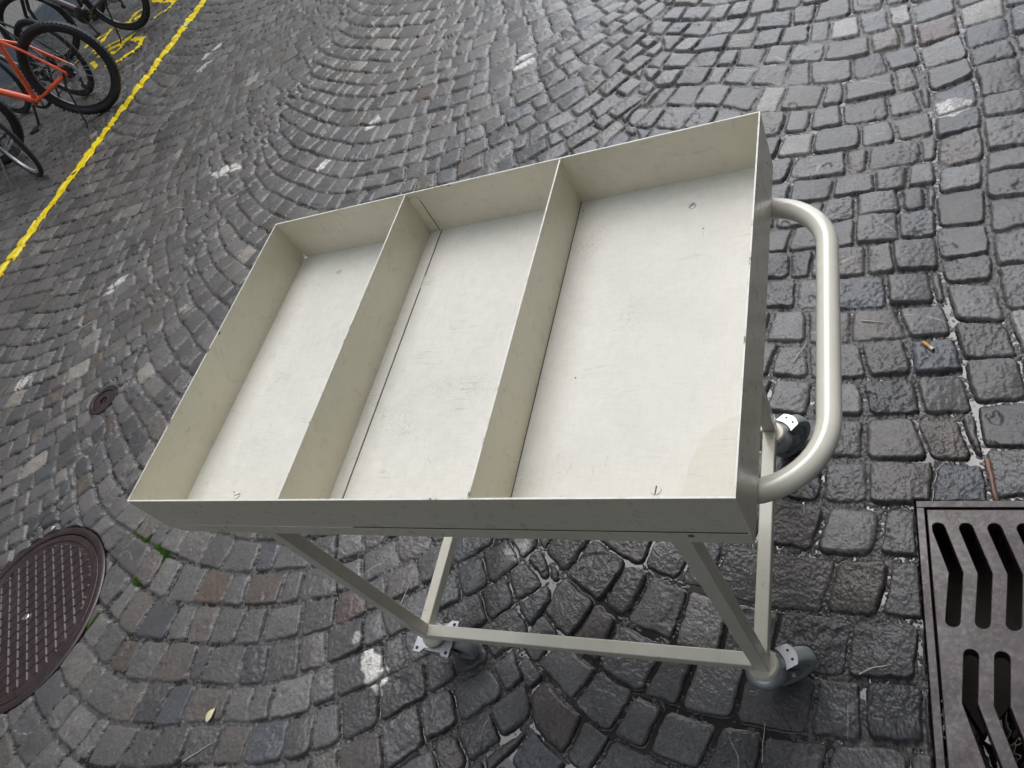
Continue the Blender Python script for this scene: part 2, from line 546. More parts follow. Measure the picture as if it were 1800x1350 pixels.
    pud = (z < wlv) & (rr_ > 0)
    z = np.where(pud, wlv, z)
    hole = rr_ < 0.0
    z = np.where(hole, -0.055, z)
    z = np.where(rd < -0.004, -0.40, z)
    # colour: stone colours
    c = np.empty((n, 3))
    g = 0.092 * np.exp(0.8 * (id3 - 0.5))
    c[:, 0] = g * 1.01; c[:, 1] = g; c[:, 2] = g * 1.01
    pick = h2(i, j, 120)
    def setc(m_, col, j_=0.3):
        s = 1 + j_ * (id5[m_] - 0.5)
        for q in range(3): c[m_, q] = col[q] * s
    setc(pick < 0.10, (0.098, 0.088, 0.082))
    setc((pick >= 0.14) & (pick < 0.22), (0.068, 0.073, 0.084))
    setc((pick >= 0.22) & (pick < 0.245), (0.080, 0.064, 0.053))
    setc((pick >= 0.29) & (pick < 0.35), (0.040, 0.041, 0.047))
    setc((pick >= 0.35) & (pick < 0.40), (0.115, 0.113, 0.110))
    setc((pick >= 0.40) & (pick < 0.412), (0.26, 0.25, 0.235))
    setc((pick >= 0.412) & (pick < 0.43), (0.16, 0.155, 0.15))
    sid = i * 100003 + j
    for tx, ty, tc in TINT:
        near = np.argmin((x - tx) ** 2 + (y - ty) ** 2)
        m_ = (sid == sid[near]) & (np.abs(x - tx) < .3) & (np.abs(y - ty) < .3)
        for q in range(3): c[m_, q] = tc[q] * .6 + .030
    # mineral streaks inside stones
    st = vn(x * 1.0 + i, y * 3.0 + j, 14, 50)
    c *= (1 + 0.18 * st)[:, None]
    blot = sstep(0.15, 0.6, vn(x, y, 26, 51)) * (id6 > 0.5)
    c = c * (1 - 0.3 * blot[:, None]) + 0.3 * blot[:, None] * np.array((0.095, 0.085, 0.075))
    # browner and darker towards the parking bay; darker again round the drain
    br = sstep(0.2, -1.6, x)
    c = c * np.stack([1 + .05 * br, 1 - 0.01 * br, 1 - .09 * br], 1) * (1 - .10 * br)[:, None]
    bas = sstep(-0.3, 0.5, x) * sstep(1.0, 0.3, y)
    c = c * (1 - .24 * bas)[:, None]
    # quartz veins across a few stones
    va = id2 * 6.28
    vline = np.abs(np.cos(va) * lu + np.sin(va) * lv + (id4 - .5) * .8 + 0.16 * vn(x, y, 25, 52))
    vm = (1 - sstep(0.012, 0.032, vline)) * (h2(i, j, 121) < 0.07) * sstep(-0.5, 0.2, vn(x, y, 30, 53)) * (rr_ > .01)
    vm = vm * 0.75
    c = c * (1 - vm[:, None]) + vm[:, None] * np.array((0.42, 0.41, 0.38))
    for wx_, wy_, rx, ry, an, s_ in WHITE:
        ex = (x - wx_) * math.cos(an) + (y - wy_) * math.sin(an)
        ey = -(x - wx_) * math.sin(an) + (y - wy_) * math.cos(an)
        rr2 = np.hypot(ex / rx, ey / ry) + 0.22 * vn(x, y, 45, 60) + 0.12 * vn(x, y, 110, 61)
        wm = (1 - sstep(0.80, 1.0, rr2)) * prof
        mot = vn(x, y, 85, 62) + vn(x, y, 190, 63) * .6
        wm = wm * np.where(mot > (0.75 if s_ > .8 else 0.1), 0.35, 1.0) * min(s_, 1)
        c = c * (1 - wm[:, None]) + wm[:, None] * np.array((0.70, 0.68, 0.64))
        if s_ > 1: z = z + 0.006 * wm
    joint = 1 - sstep(0.1, 0.55, prof)
    jc = np.where(isC[:, None], np.array((0.040, 0.020, 0.016)), np.array((0.058, 0.055, 0.051)))
    jc = jc * (1 + 0.7 * vn(x, y, 160, 64))[:, None]
    c = c * (1 - joint[:, None]) + joint[:, None] * jc
    gl = 0.18 + 0.22 * h2(i, j, 130) + 0.12 * joint + 0.08 * west
    mask = np.stack([pud.astype(float), joint, gl], 1)
    return z, c, mask, joint

# polar grid centred under the eye: finer close by, coarser far off
def build_paving():
    H = CAM[2]
    rows = 1560
    thn = np.concatenate([np.linspace(math.atan(0.06 / H), math.atan(0.42 / H), 90, endpoint=False), np.linspace(math.atan(0.42 / H), math.atan(16.0 / H), rows - 90)])
    r = H * np.tan(thn)
    a0 = np.radians(-40); a1 = np.radians(64); a2 = np.radians(207); a3 = np.radians(250)
    ang = np.concatenate([np.linspace(a0, a1, 260, endpoint=False), np.linspace(a1, a2, 1640, endpoint=False), np.linspace(a2, a3, 110)])
    cols = len(ang)
    RR, AA = np.meshgrid(r, ang, indexing='ij')
    x = (CAM[0] + RR * np.cos(AA)).ravel()
    y = (CAM[1] + RR * np.sin(AA)).ravel()
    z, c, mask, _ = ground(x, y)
    me = bpy.data.meshes.new('cobblestone_paving')
    nv = rows * cols
    me.vertices.add(nv)
    me.vertices.foreach_set('co', np.stack([x, y, z], 1).astype(np.float32).ravel())
    ii, jj = np.meshgrid(np.arange(rows - 1), np.arange(cols - 1), indexing='ij')
    v0 = (ii * cols + jj).ravel()
    quads = np.stack([v0, v0 + cols, v0 + cols + 1, v0 + 1], 1)
    # leave the drain pit open, and stop at the house wall
    cx = x[quads[:, 0]]; cy = y[quads[:, 0]]
    keep = ~((cx > DR[0] + .01) & (cx < DR[1] - .01) & (cy > DR[2] + .01) & (cy < DR[3] - .01))
    keep &= cx > -7.6
    quads = quads[keep]
    nf = len(quads)
    me.loops.add(nf * 4)
    me.loops.foreach_set('vertex_index', quads.astype(np.int32).ravel())
    me.polygons.add(nf)
    me.polygons.foreach_set('loop_start', np.arange(0, nf * 4, 4, dtype=np.int32))
    me.polygons.foreach_set('use_smooth', np.ones(nf, dtype=bool))
    me.update(calc_edges=True)
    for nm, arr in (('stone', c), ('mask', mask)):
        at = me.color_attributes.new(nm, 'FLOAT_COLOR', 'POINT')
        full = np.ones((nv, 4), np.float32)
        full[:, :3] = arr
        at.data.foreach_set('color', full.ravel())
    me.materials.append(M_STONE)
    o = bpy.data.objects.new('cobblestone_paving', me)
    COL.objects.link(o)
    tag(o, 'wet dark grey cobblestones laid in arched courses', kind='structure')
    return o
build_paving()

def g_h(pts):
    x = np.array([p[0] for p in pts], float); y = np.array([p[1] for p in pts], float)
    return ground(x, y)[0]

def far_ground():
    m, nt, bs = mat('wet_ground_far')
    v = coords(nt)
    vo = nd(nt, 'ShaderNodeTexVoronoi', feature='F1')
    vo.inputs['Scale'].default_value = 9
    nt.links.new(v, vo.inputs['Vector'])
    r = ramp(nt, vo.outputs['Distance'], [(0.3, 1.0), (0.6, 0.4)])
    c = mix(nt, 1.0, (0.05, 0.05, 0.05), r.outputs[0], 'MULTIPLY')
    nt.links.new(c, bs.inputs['Base Color'])
    bs.inputs['Roughness'].default_value = 0.4
    bump(nt, bs, r.outputs[0], 0.6, 0.01)
    bm = bmesh.new()
    # a frame of ground round the drain pit
    X = [-90, DR[0], DR[1], 90]; Y = [-90, DR[2], DR[3], 90]
    for a_ in range(3):
        for b_ in range(3):
            if a_ == 1 and b_ == 1: continue
            q = [bm.verts.new((X[a_ + u], Y[b_ + w], -0.07)) for u, w in ((0, 0), (1, 0), (1, 1), (0, 1))]
            bm.faces.new(q)
    o = obj('ground', bm, m, smooth=False)
    tag(o, 'street bed beneath and beyond the cobbles', kind='structure')
far_ground()

# ------------------------------------------------------------------ painted markings (sheets laid on the stones)
def marking(name, strokes, width, label, seed, res=0.008, wear=0.25, col_mat=None):
    """sheet following the stones, missing in the joints and where worn"""
    allp = [p for s_ in strokes for p in s_]
    xs = [p[0] for p in allp]; ys = [p[1] for p in allp]
    gx = np.arange(min(xs) - .1, max(xs) + .1, res); gy = np.arange(min(ys) - .1, max(ys) + .1, res)
    A, B = np.meshgrid(gx, gy, indexing='ij')
    x = A.ravel(); y = B.ravel()
    dist = np.full(len(x), 9.0)
    for s_ in strokes:
        for (ax, ay), (bx, by) in zip(s_[:-1], s_[1:]):
            L2 = (bx - ax) ** 2 + (by - ay) ** 2 + 1e-9
            t = np.clip(((x - ax) * (bx - ax) + (y - ay) * (by - ay)) / L2, 0, 1)
            dist = np.minimum(dist, np.hypot(x - ax - t * (bx - ax), y - ay - t * (by - ay)))
    idx = np.where(dist < width)[0]
    zz = np.zeros(len(x)); jt = np.ones(len(x))
    z_, _, _, j_ = ground(x[idx], y[idx])
    zz[idx] = z_; jt[idx] = j_
    wob = 0.010 * vn(x, y, 9, seed) + 0.004 * vn(x, y, 40, seed + 1)
    on = (dist < width / 2 + wob)
    worn = vn(x, y, 13, seed + 2) + 0.7 * vn(x, y, 55, seed + 3)
    on &= worn < 1.25 - wear * 2
    on = on.reshape(A.shape)
    N = A.shape[1]
    q = on[:-1, :-1] & on[1:, :-1] & on[1:, 1:] & on[:-1, 1:]
    ii, jj = np.where(q)
    v0 = ii * N + jj
    quads = np.stack([v0, v0 + N, v0 + N + 1, v0 + 1], 1)
    used, inv = np.unique(quads.ravel(), return_inverse=True)
    me = bpy.data.meshes.new(name)
    me.from_pydata(np.stack([x[used], y[used], zz[used] + 0.004], 1).tolist(), [], inv.reshape(-1, 4).tolist())
    me.polygons.foreach_set('use_smooth', [True] * len(me.polygons))
    me.materials.append(col_mat or M_YELLOW)
    o = bpy.data.objects.new(name, me)
    COL.objects.link(o)
    tag(o, label, kind='structure')
    return o

def yellow():
    m, nt, bs = mat('yellow_road_paint')
    v = coords(nt)
    n = noise(nt, 25, 5, 0.7, v)
    r = ramp(nt, n.outputs[0], [(0.3, (0.58, 0.42, 0.03)), (0.45, (0.90, 0.68, 0.008)), (0.8, (0.95, 0.76, 0.012))])
    nt.links.new(r.outputs[0], bs.inputs['Base Color'])
    bs.inputs['Roughness'].default_value = 0.4
    bump(nt, bs, n.outputs[0], 0.3, 0.002)
    return m
M_YELLOW = yellow()
marking('painted_line', [[(-3.935, 0.6), (-3.975, 2.13), (-4.02, 3.51), (-4.085, 5.4), (-4.14, 8.5)]], 0.112,
        'long yellow painted line edging the bicycle parking area', 70, 0.008, 0.0)
marking('painted_bicycle_symbol', [[(-5.873, 5.56), (-5.607, 5.701), (-5.614, 5.351)], [(-5.494, 5.274), (-5.193, 5.335)],
        [(-5.325, 5.204), (-5.044, 5.221)], [(-5.386, 5.162), (-5.066, 5.072)], [(-5.034, 5.076), (-5.018, 5.32)],
        [(-5.065, 5.262), (-4.985, 5.324)], [(-4.933, 5.217), (-4.686, 5.105), (-4.662, 4.953), (-4.759, 4.875)],
        [(-4.771, 4.885), (-4.849, 4.846), (-5.015, 4.854)], [(-5.788, 5.203), (-5.747, 5.309)], [(-5.393, 5.064), (-5.192, 4.895)]],
        0.068, 'yellow bicycle symbol painted on the stones under the parked bikes', 74, 0.009, 0.08)
marking('painted_bicycle_symbol', [[(-5.495, 5.721), (-5.329, 5.679), (-5.339, 5.861), (-5.227, 5.89)], [(-5.234, 5.717), (-5.063, 5.723)],
        [(-5.283, 5.655), (-5.187, 5.563), (-5.064, 5.52), (-4.963, 5.531)], [(-4.818, 5.528), (-4.78, 5.55)],
        [(-4.701, 5.55), (-4.66, 5.697), (-5.137, 5.975), (-5.4, 6.2)]],
        0.068, 'yellow painted symbol beyond the black wheel nearest the top edge', 78, 0.009, 0.10)

# ------------------------------------------------------------------ iron covers
def manhole():
    root = empty('manhole_cover', (MH[0], MH[1], 0))
    tag(root, 'large round reddish brown iron manhole cover with raised grid, set in the cobbles', 'manhole cover')
    bm = bmesh.new()
    lathe(bm, [(.322, -.05), (.322, -.0005), (.324, .0015), (.346, .0015), (.3505, -.002), (.3515, -.05)], 128, full=True)
    obj('frame', bm, M_IRON, root, angle=50)
    # lid as a height field with grid ribs
    n = 420
    R0 = .3195
    g = np.linspace(-R0, R0, n)
    A, B = np.meshgrid(g, g, indexing='ij')
    x = A.ravel(); y = B.ravel()
    rr = np.hypot(x, y)
    ca, sa = math.cos(math.radians(-47)), math.sin(math.radians(-47))
    p = x * ca + y * sa
    q = -x * sa + y * ca
    pitch = .0405
    qq = q / pitch
    cell = np.floor(qq)
    fq = np.abs(qq - np.round(qq)) * pitch
    pp = (p + (q - cell * pitch) * 0.30) / pitch
    fp = np.abs(pp - np.round(pp)) * pitch
    rib = np.maximum(1 - sstep(.0018, .0042, fq), 1 - sstep(.0022, .0048, fp))
    inner = 1 - sstep(.278, .284, rr)
    z = -0.0045 + 0.0045 * rib * inner + 0.0004 * vn(x, y, 60, 90)
    z += 0.0035 * sstep(.292, .296, rr) * (1 - sstep(.3175, .3195, rr))
    z = np.where(rr < .020, -0.0045 + .003 * sstep(.014, .018, rr), z)
    ok = (rr < R0).reshape(n, n)
    qd = ok[:-1, :-1] & ok[1:, :-1] & ok[1:, 1:] & ok[:-1, 1:]
    ii, jj = np.where(qd)
    v0 = ii * n + jj
    quads = np.stack([v0, v0 + n, v0 + n + 1, v0 + 1], 1)
    used, inv = np.unique(quads.ravel(), return_inverse=True)
    me = bpy.data.meshes.new('lid')
    me.from_pydata(np.stack([x[used], y[used], z[used]], 1).tolist(), [], inv.reshape(-1, 4).tolist())
    me.polygons.foreach_set('use_smooth', [True] * len(me.polygons))
    me.materials.append(M_IRON)
    o = bpy.data.objects.new('lid', me); COL.objects.link(o); o.parent = root
    bm = bmesh.new()
    lathe(bm, [(0, -.06), (.3205, -.06), (.3205, -.03), (0, -.03)], 64)
    obj('lid_underside', bm, M_IRON, root)
    bm = bmesh.new()
    lathe(bm, [(.0125, -.006), (.0125, -.001), (.010, .0008), (.004, .0012), (0, .0004)], 24)
    b = obj('bolt', bm, M_ALU, root)
    # cast lettering near the upper edge
    cu = bpy.data.curves.new('t', 'FONT'); cu.body = 'A'; cu.size = .035; cu.extrude = .0012; cu.align_x = 'CENTER'
    to = bpy.data.objects.new('t', cu); COL.objects.link(to)
    dg = bpy.context.evaluated_depsgraph_get()
    me = bpy.data.meshes.new_from_object(to.evaluated_get(dg))
    bpy.data.objects.remove(to)
    me.name = 'cast_letter'
    me.materials.clear(); me.materials.append(M_IRON)
    lo = bpy.data.objects.new('cast_letter', me); COL.objects.link(lo); lo.parent = root
    lo.location = (-.235, .135, -.0015); lo.rotation_euler = (0, 0, math.radians(12))
manhole()

def valve():
    root = empty('valve_cover', (VC[0], VC[1], 0))
    tag(root, 'small round brown iron valve cover with a slot, flush with the cobbles', 'valve cover')
    bm = bmesh.new()
    lathe(bm, [(.058, -.05), (.058, -.002), (.060, 0), (.074, 0), (.0765, -.003), (.0765, -.05)], 48, full=True)
    obj('frame', bm, M_IRON, root)
    bm = bmesh.new()
    lathe(bm, [(.0565, -.04), (.0565, -.005), (.050, -.003), (.036, -.006), (.030, -.003), (.020, -.004), (.017, -.016), (0, -.018)], 48)
    obj('lid', bm, M_IRON, root)
    bm = bmesh.new()
    box(bm, -.005, .005, -.013, .013, -.017, -.006)
    obj('slot_bar', bm, M_IRON, root, bevel=.001)
valve()

def drain():
    root = empty('drain_grate', (DR[0], DR[3], 0))
    ox, oy = DR[0], DR[3]
    tag(root, 'rectangular brown iron street drain grate with bent slots, beside the gutter stones', 'drain grate')
    bm = bmesh.new()
    x0, x1, y0, y1 = DR
    fw = .018
    for b_ in ((x0 + .002, x1, y1 - fw, y1 - .002), (x0 + .002, x1, y0, y0 + fw), (x0 + .002, x0 + fw, y0 + fw, y1 - fw), (x1 - fw, x1, y0 + fw, y1 - fw)):
        box(bm, b_[0] - ox, b_[1] - ox, b_[2] - oy, b_[3] - oy, -.06, -.001)
    obj('frame', bm, M_IRON, root, bevel=.0015)
    # cover plate with slots cut out as a real hole pattern
    W_ = .4525; Hh = y1 - y0 - 2 * fw - .008
    px0 = x0 + fw + .0035; py1 = y1 - fw - .0035
    bm = bmesh.new()
    outer = [(px0, py1), (px0 + W_, py1), (px0 + W_, py1 - Hh), (px0, py1 - Hh)]
    loops = [outer]
    def slot(cpts, w):
        cp = [Vector((p[0], p[1])) for p in cpts]
        L, Rr = [], []
        for i_, p in enumerate(cp):
            d = (cp[min(i_ + 1, len(cp) - 1)] - cp[max(i_ - 1, 0)]).normalized()
            n_ = Vector((-d.y, d.x))
            L.append(p + n_ * w / 2); Rr.append(p - n_ * w / 2)
        d0 = (cp[1] - cp[0]).normalized(); d1 = (cp[-1] - cp[-2]).normalized()
        def cap(c, d, n_):
            return [c + (math.cos(t_) * n_ + math.sin(t_) * d) * w / 2 for t_ in [PI * k / 8 for k in range(1, 8)]]
        n0 = Vector((-d0.y, d0.x)); n1 = Vector((-d1.y, d1.x))
        out = L + cap(cp[-1], d1, n1) + Rr[::-1] + cap(cp[0], -d0, -n0)
        return [(v.x, v.y) for v in out]
    w = .0235
    a_ = 0
    for row in range(4):
        top = .419 - row * .2635
        n_ = 8 if row % 2 == 0 else 8
        for k in range(n_):
            cx = 1.197 + .0505 * k + (.035 if row % 2 else 0)
            if cx > 1.56: continue
            if row % 2 == 0: cp = [(cx, top), (cx + .024, top - .098), (cx + .010, top - .198)]
            else: cp = [(cx, top), (cx - .010, top - .088), (cx + .018, top - .198)]
            loops.append(slot(cp, w))
    edges = []
    for lp in loops:
        vs = [bm.verts.new((x_ - ox, y_ - oy, -.0035)) for x_, y_ in lp]
        for i_ in range(len(vs)): edges.append(bm.edges.new((vs[i_], vs[(i_ + 1) % len(vs)])))
    bmesh.ops.triangle_fill(bm, edges=edges, use_beauty=True, use_dissolve=False)
    # remove faces that filled the slots
    import itertools
    def inside(px, py, poly):
        c_ = False
        for (ax, ay), (bx, by) in zip(poly, poly[1:] + poly[:1]):
            if (ay > py) != (by > py) and px < (bx - ax) * (py - ay) / (by - ay) + ax: c_ = not c_
        return c_
    kill = []
    for f in bm.faces:
        c_ = f.calc_center_median()
        if any(inside(c_.x + ox, c_.y + oy, lp) for lp in loops[1:]): kill.append(f)
    bmesh.ops.delete(bm, geom=kill, context='FACES_ONLY')
    r_ = bmesh.ops.extrude_face_region(bm, geom=bm.faces[:])
    bmesh.ops.translate(bm, verts=[v for v in r_['geom'] if isinstance(v, bmesh.types.BMVert)], vec=(0, 0, -.036))
    obj('grate', bm, M_IRON, root, smooth=False, bevel=.0018, seg=2)
    # pit
    bm = bmesh.new()
    box(bm, .006, x1 - x0 - .006, y0 - y1 + .006, -.006, -.55, -.045)
    bm.faces.ensure_lookup_table()
    for f in list(bm.faces):
        if f.calc_center_median().z > -.05: bm.faces.remove(f)
    mp = simple('pit_wall', (0.05, 0.042, 0.032), 0.6, 0, 0.3, 14, 0.6)
    obj('pit', bm, mp, root, smooth=False)
    bm = bmesh.new()
    n = 40
    vs = [[bm.verts.new((.008 + (x1 - x0 - .016) * i_ / n, -.008 - (y1 - y0 - .016) * j_ / n, -.20 + .004 * math.sin(i_ * 1.1 + j_ * .7) * math.cos(j_ * .9))) for j_ in range(n + 1)] for i_ in range(n + 1)]
    for i_ in range(n):
        for j_ in range(n): bm.faces.new((vs[i_][j_], vs[i_ + 1][j_], vs[i_ + 1][j_ + 1], vs[i_][j_ + 1]))
    mw, nt, bs = mat('drain_water')
    bs.inputs['Base Color'].default_value = (.012, .010, .007, 1)
    bs.inputs['Roughness'].default_value = .04
    nn = noise(nt, 9, 2, .5, coords(nt), 1.2)
    bump(nt, bs, nn.outputs[0], .3, .02)
    obj('water', bm, mw, root)
    bm = bmesh.new()
    ns = 30
    edge = [(.008 + (x1 - x0 - .016) * k / ns, -.385 + .030 * math.sin(k * .9) + .015 * math.sin(k * 2.3)) for k in range(ns + 1)]
    poly = [(x1 - x0 - .008, -.008), (.008, -.008)] + edge
    prism(bm, poly, -.24, -.185)
    ms = simple('silt', (0.028, 0.020, 0.012), 0.7, 0, 0.4, 60, 0.8)
    obj('silt', bm, ms, root)
drain()

# ------------------------------------------------------------------ the trolley
TL, TW, TD, TZ = 1.0, 0.6574, 0.1025, 0.94
LX = (0.0985, 0.8760); LY = (0.0650, 0.5920)
FT = 0.156          # top of the lower frame
SQ = 0.0275         # square tube
cart = empty('display_trolley', (0.5, 0.33, 0))
cart.location = (0, 0, 0)
tag(cart, 'cream painted steel trolley with a three-compartment tray on top and a tubular push handle', 'trolley')

def sheet_x(name, x, y0, y1, z0, z1, th, m, parent, nx=(0.0012), seed=1):
    bm = bmesh.new()
    box(bm, x - th / 2, x + th / 2, y0, y1, z0, z1)
    return obj(name, bm, m, parent, bevel=.0006)

zt, zb = TZ, TZ - TD
tray = None
bm = bmesh.new()   # floor with the folded, rounded bottom edge at the far end
RB = 0.022
box(bm, 0.0012, TL - .0012, 0.0012, TW - .0012, zb - .0015, zb + .0005)
tray = obj('tray_floor', bm, M_FLOOR, cart, bevel=.0004)
th = .0022
def wall(name, pts, ext0, ext1, axis, m=M_WALLX):
    bm = bmesh.new()
    n = len(pts)
    A = []; B = []
    for (u, z_) in pts:
        if axis == 'y': A.append(bm.verts.new((ext0, u, z_))); B.append(bm.verts.new((ext1, u, z_)))
        else: A.append(bm.verts.new((u, ext0, z_))); B.append(bm.verts.new((u, ext1, z_)))
    bm.faces.new(A[::-1]); bm.faces.new(B)
    for i_ in range(n): bm.faces.new((A[i_], A[(i_ + 1) % n], B[(i_ + 1) % n], B[i_]))
    return obj(name, bm, m, cart, bevel=.0005)
zr = zt - .0012
zl = zb - .010
# long walls run the full length; end walls butt between them
def long_wall(name, y0, y1):
    """side wall whose lower corners are rounded off like folded sheet"""
    bm = bmesh.new()
    prof = [(0, zr)]
    r = .034
    for k in range(7):
        t_ = PI / 2 * k / 6
        prof.append((r - r * math.cos(t_), zl + r - r * math.sin(t_)))
    r2 = .004
    for k in range(4):
        t_ = PI / 2 * k / 3
        prof.append((TL - r2 + r2 * math.sin(t_), zl + r2 - r2 * math.cos(t_)))
    prof.append((TL, zr))
    A = [bm.verts.new((u, y0, z_)) for u, z_ in prof]; B = [bm.verts.new((u, y1, z_)) for u, z_ in prof]
    n = len(prof)
    bm.faces.new(A); bm.faces.new(B[::-1])
    for i_ in range(n): bm.faces.new((A[i_], A[(i_ + 1) % n], B[(i_ + 1) % n], B[i_]))
    return obj(name, bm, M_WALLX, cart)
long_wall('side_panel', 0, th)
long_wall('side_panel', TW - th, TW)
bm = bmesh.new(); box(bm, 0, th, th, TW - th, zb - .002, zr); obj('end_panel', bm, M_WALLX, cart)
bm = bmesh.new(); box(bm, TL - th, TL, th, TW - th, zl + .004, zr); obj('end_panel', bm, M_WALLX, cart)
# pale rim on every panel: edge highlight put into its colour, with chips
bm = bmesh.new()
e_ = .0003
def rim(bm, x0, x1, y0, y1): box(bm, x0 - e_, x1 + e_, y0 - e_, y1 + e_, zr, zt)
rim(bm, 0, TL, 0, th); rim(bm, 0, TL, TW - th, TW)
box(bm, -e_, th, th + e_, TW - th - e_, zr, zt); box(bm, TL - th, TL + e_, th + e_, TW - th - e_, zr, zt)
obj('rim', bm, M_EDGE, cart, bevel=.0003)
# dividers
for xd in (.3377, .6651):
    bm = bmesh.new(); box(bm, xd - th / 2, xd + th / 2, th, TW - th, zb + .0005, zr - .001)
    dv = obj('divider', bm, M_WALLX, cart)
    bm = bmesh.new(); box(bm, xd - th / 2 - e_, xd + th / 2 + e_, th + .001, TW - th - .001, zr - .001, zt - .0008)
    obj('divider_edge', bm, M_EDGE, dv, bevel=.0003)
# angle strip welded beside the first divider
bm = bmesh.new()
box(bm, .3377 + th / 2, .364, th, TW - th, zb + .0005, zb + .0028)
obj('floor_strip', bm, M_FLOOR, cart, bevel=.0003)
bm = bmesh.new()
box(bm, .3377 + th / 2, .360, TW - th - .0018, TW - th, zb + .003, zt - .012)
obj('corner_strip', bm, M_WALLX, cart, bevel=.0003)
# open seams: narrow dark gaps beside strip and dividers
rnd = random.Random(4)
for q in ((.364, .3652, th, .50, zb + .0005, zb + .0011), (.364, .3652, .53, TW - th, zb + .0005, zb + .0011),
          (.6651 + th / 2, .6651 + th / 2 + .0011, th, TW - th, zb + .0005, zb + .0011),
          (.360, .3610, TW - th - .0008, TW - th, zb + .004, zt - .022)):
    bm = bmesh.new(); box(bm, *q)
    obj('seam_gap', bm, M_DARK, cart, smooth=False)
# lower flange of the pan, lapped on the front panel
bm = bmesh.new()
box(bm, .035, TL - .001, -.0012, 0, zl + .0004, zl + .026)
obj('lap_flange', bm, M_WALLX, cart, bevel=.0005)
bm = bmesh.new()
box(bm, .42, TL - .004, -.0009, 0, zl + .026, zl + .0272)
obj('lap_seam', bm, M_DARK, cart, smooth=False)
# older paint showing in the corner by the handle
bm = bmesh.new()
pp = [(.9975, .1760), (.980, .1745), (.962, .1690), (.945, .158), (.933, .147), (.924, .131), (.917, .112), (.913, .092), (.911, .075), (.908, .060), (.905, .044), (.902, .030), (.899, .016), (.895, .003), (.9975, .003)]
vs = [bm.verts.new((x_, y_, zb + .0009)) for x_, y_ in pp]
f = bm.faces.new(vs)
r_ = bmesh.ops.extrude_face_region(bm, geom=[f])
bmesh.ops.translate(bm, verts=[v for v in r_['geom'] if isinstance(v, bmesh.types.BMVert)], vec=(0, 0, -.0006))
obj('bare_paint_patch', bm, M_PATCH, cart, smooth=False)
# slotted screws through the tray floor into the legs
for x_, y_ in ((.127, .588), (.126, .064), (.875, .590), (.875, .065)):
    bm = bmesh.new()
    an = rnd.uniform(0.2, 1.4) if x_ < .5 else (0.9 if y_ > .3 else 1.5)
    Mx = Matrix.Translation((x_, y_, zb + .0005)) @ Matrix.Rotation(an, 4, 'Z')
    for sgn in (-1, 1):
        pts = []
        R_ = .0068
        for k in range(13):
            t_ = math.asin(.0008 / R_) + (PI - 2 * math.asin(.0008 / R_)) * k / 12
            pts.append((R_ * math.cos(t_), sgn * R_ * math.sin(t_)))
        if sgn < 0: pts = pts[::-1]
        prism(bm, pts, 0, .0014, Mx)
    sc_ = obj('screw', bm, M_ALU if y_ > .3 and x_ > .5 else M_FLOOR, cart, smooth=False, bevel=.0003)
    bm = bmesh.new()
    lathe(bm, [(0, .0003), (.0062, .0003), (.0062, 0.0001), (0, .0001)], 20, Matrix.Translation((x_, y_, zb + .0005)))
    obj('screw_slot', bm, M_DARK, sc_)
# small plugged holes and specks
for x_, y_ in ((.115, .070), (.674, .630), (.898, .532), (.728, .256)):
    bm = bmesh.new()
    lathe(bm, [(0, .0004), (.0014, .0003), (.0014, 0), (0, 0)], 8, Matrix.Translation((x_, y_, zb + .0005)))
    obj('pin_hole', bm, M_DARK, cart)

# legs and lower frame
hs = SQ / 2
for x_ in LX:
    for y_ in LY:
        bm = bmesh.new()
        box(bm, x_ - hs, x_ + hs, y_ - hs, y_ + hs, FT - SQ + .001, zb - .0016)
        leg = obj('leg', bm, M_TUBE, cart, bevel=.002)
for y_ in LY:
    bm = bmesh.new(); box(bm, LX[0] + hs, LX[1] - hs, y_ - hs, y_ + hs, FT - SQ, FT)
    obj('lower_rail', bm, M_TUBE, cart, bevel=.002)
    bm = bmesh.new(); box(bm, LX[0] + hs, LX[1] - hs, y_ - hs + .001, y_ + hs - .001, zb - .030, zb - .003)
    obj('tray_bearer', bm, M_TUBE, cart, bevel=.002)
for x_ in LX:
    bm = bmesh.new(); box(bm, x_ - hs, x_ + hs, LY[0] + hs, LY[1] - hs, FT - SQ + .0004, FT - .0004)
    obj('lower_rail', bm, M_TUBE, cart, bevel=.002)
# push handle
bm = bmesh.new()
hz = TZ - .130
pts = [(.74, .0745, hz), (.90, .0745, hz)]
RC, cx, cy0, cy1 = .105, 1.0785 - .105, .0745 + .105, .5855 - .105
pts += [(cx + RC * math.sin(t_), cy0 - RC * math.cos(t_), hz) for t_ in [PI / 2 * k / 12 for k in range(13)]]
pts += [(1.0785, .25, hz), (1.0785, .33, hz), (1.0785, .41, hz)]
pts += [(cx + RC * math.cos(t_), cy1 + RC * math.sin(t_), hz) for t_ in [PI / 2 * k / 12 for k in range(13)]]
pts += [(.90, .5855, hz), (.74, .5855, hz)]
tube(bm, pts, .0158, 28)
obj('push_handle', bm, M_HANDLE, cart)

# casters
def caster_root(x_, y_, ang):
    bm = bmesh.new()
    lathe(bm, [(0, FT - SQ), (.026, FT - SQ), (.0295, FT - SQ - .004), (.0305, FT - SQ - .008), (.029, FT - SQ - .0125), (.021, FT - SQ - .018), (0, FT - SQ - .018)], 32, Matrix.Translation((x_, y_, 0)))
    return obj('mounting_disc', bm, M_TUBE, cart)

def wheel_mesh(bm, r, w, M):
    lathe(bm, [(r * .70, -w / 2), (r * .93, -w / 2), (r * .985, -w * .38), (r, -w * .18), (r, w * .18), (r * .985, w * .38), (r * .93, w / 2), (r * .70, w / 2)], 40, M, full=True)

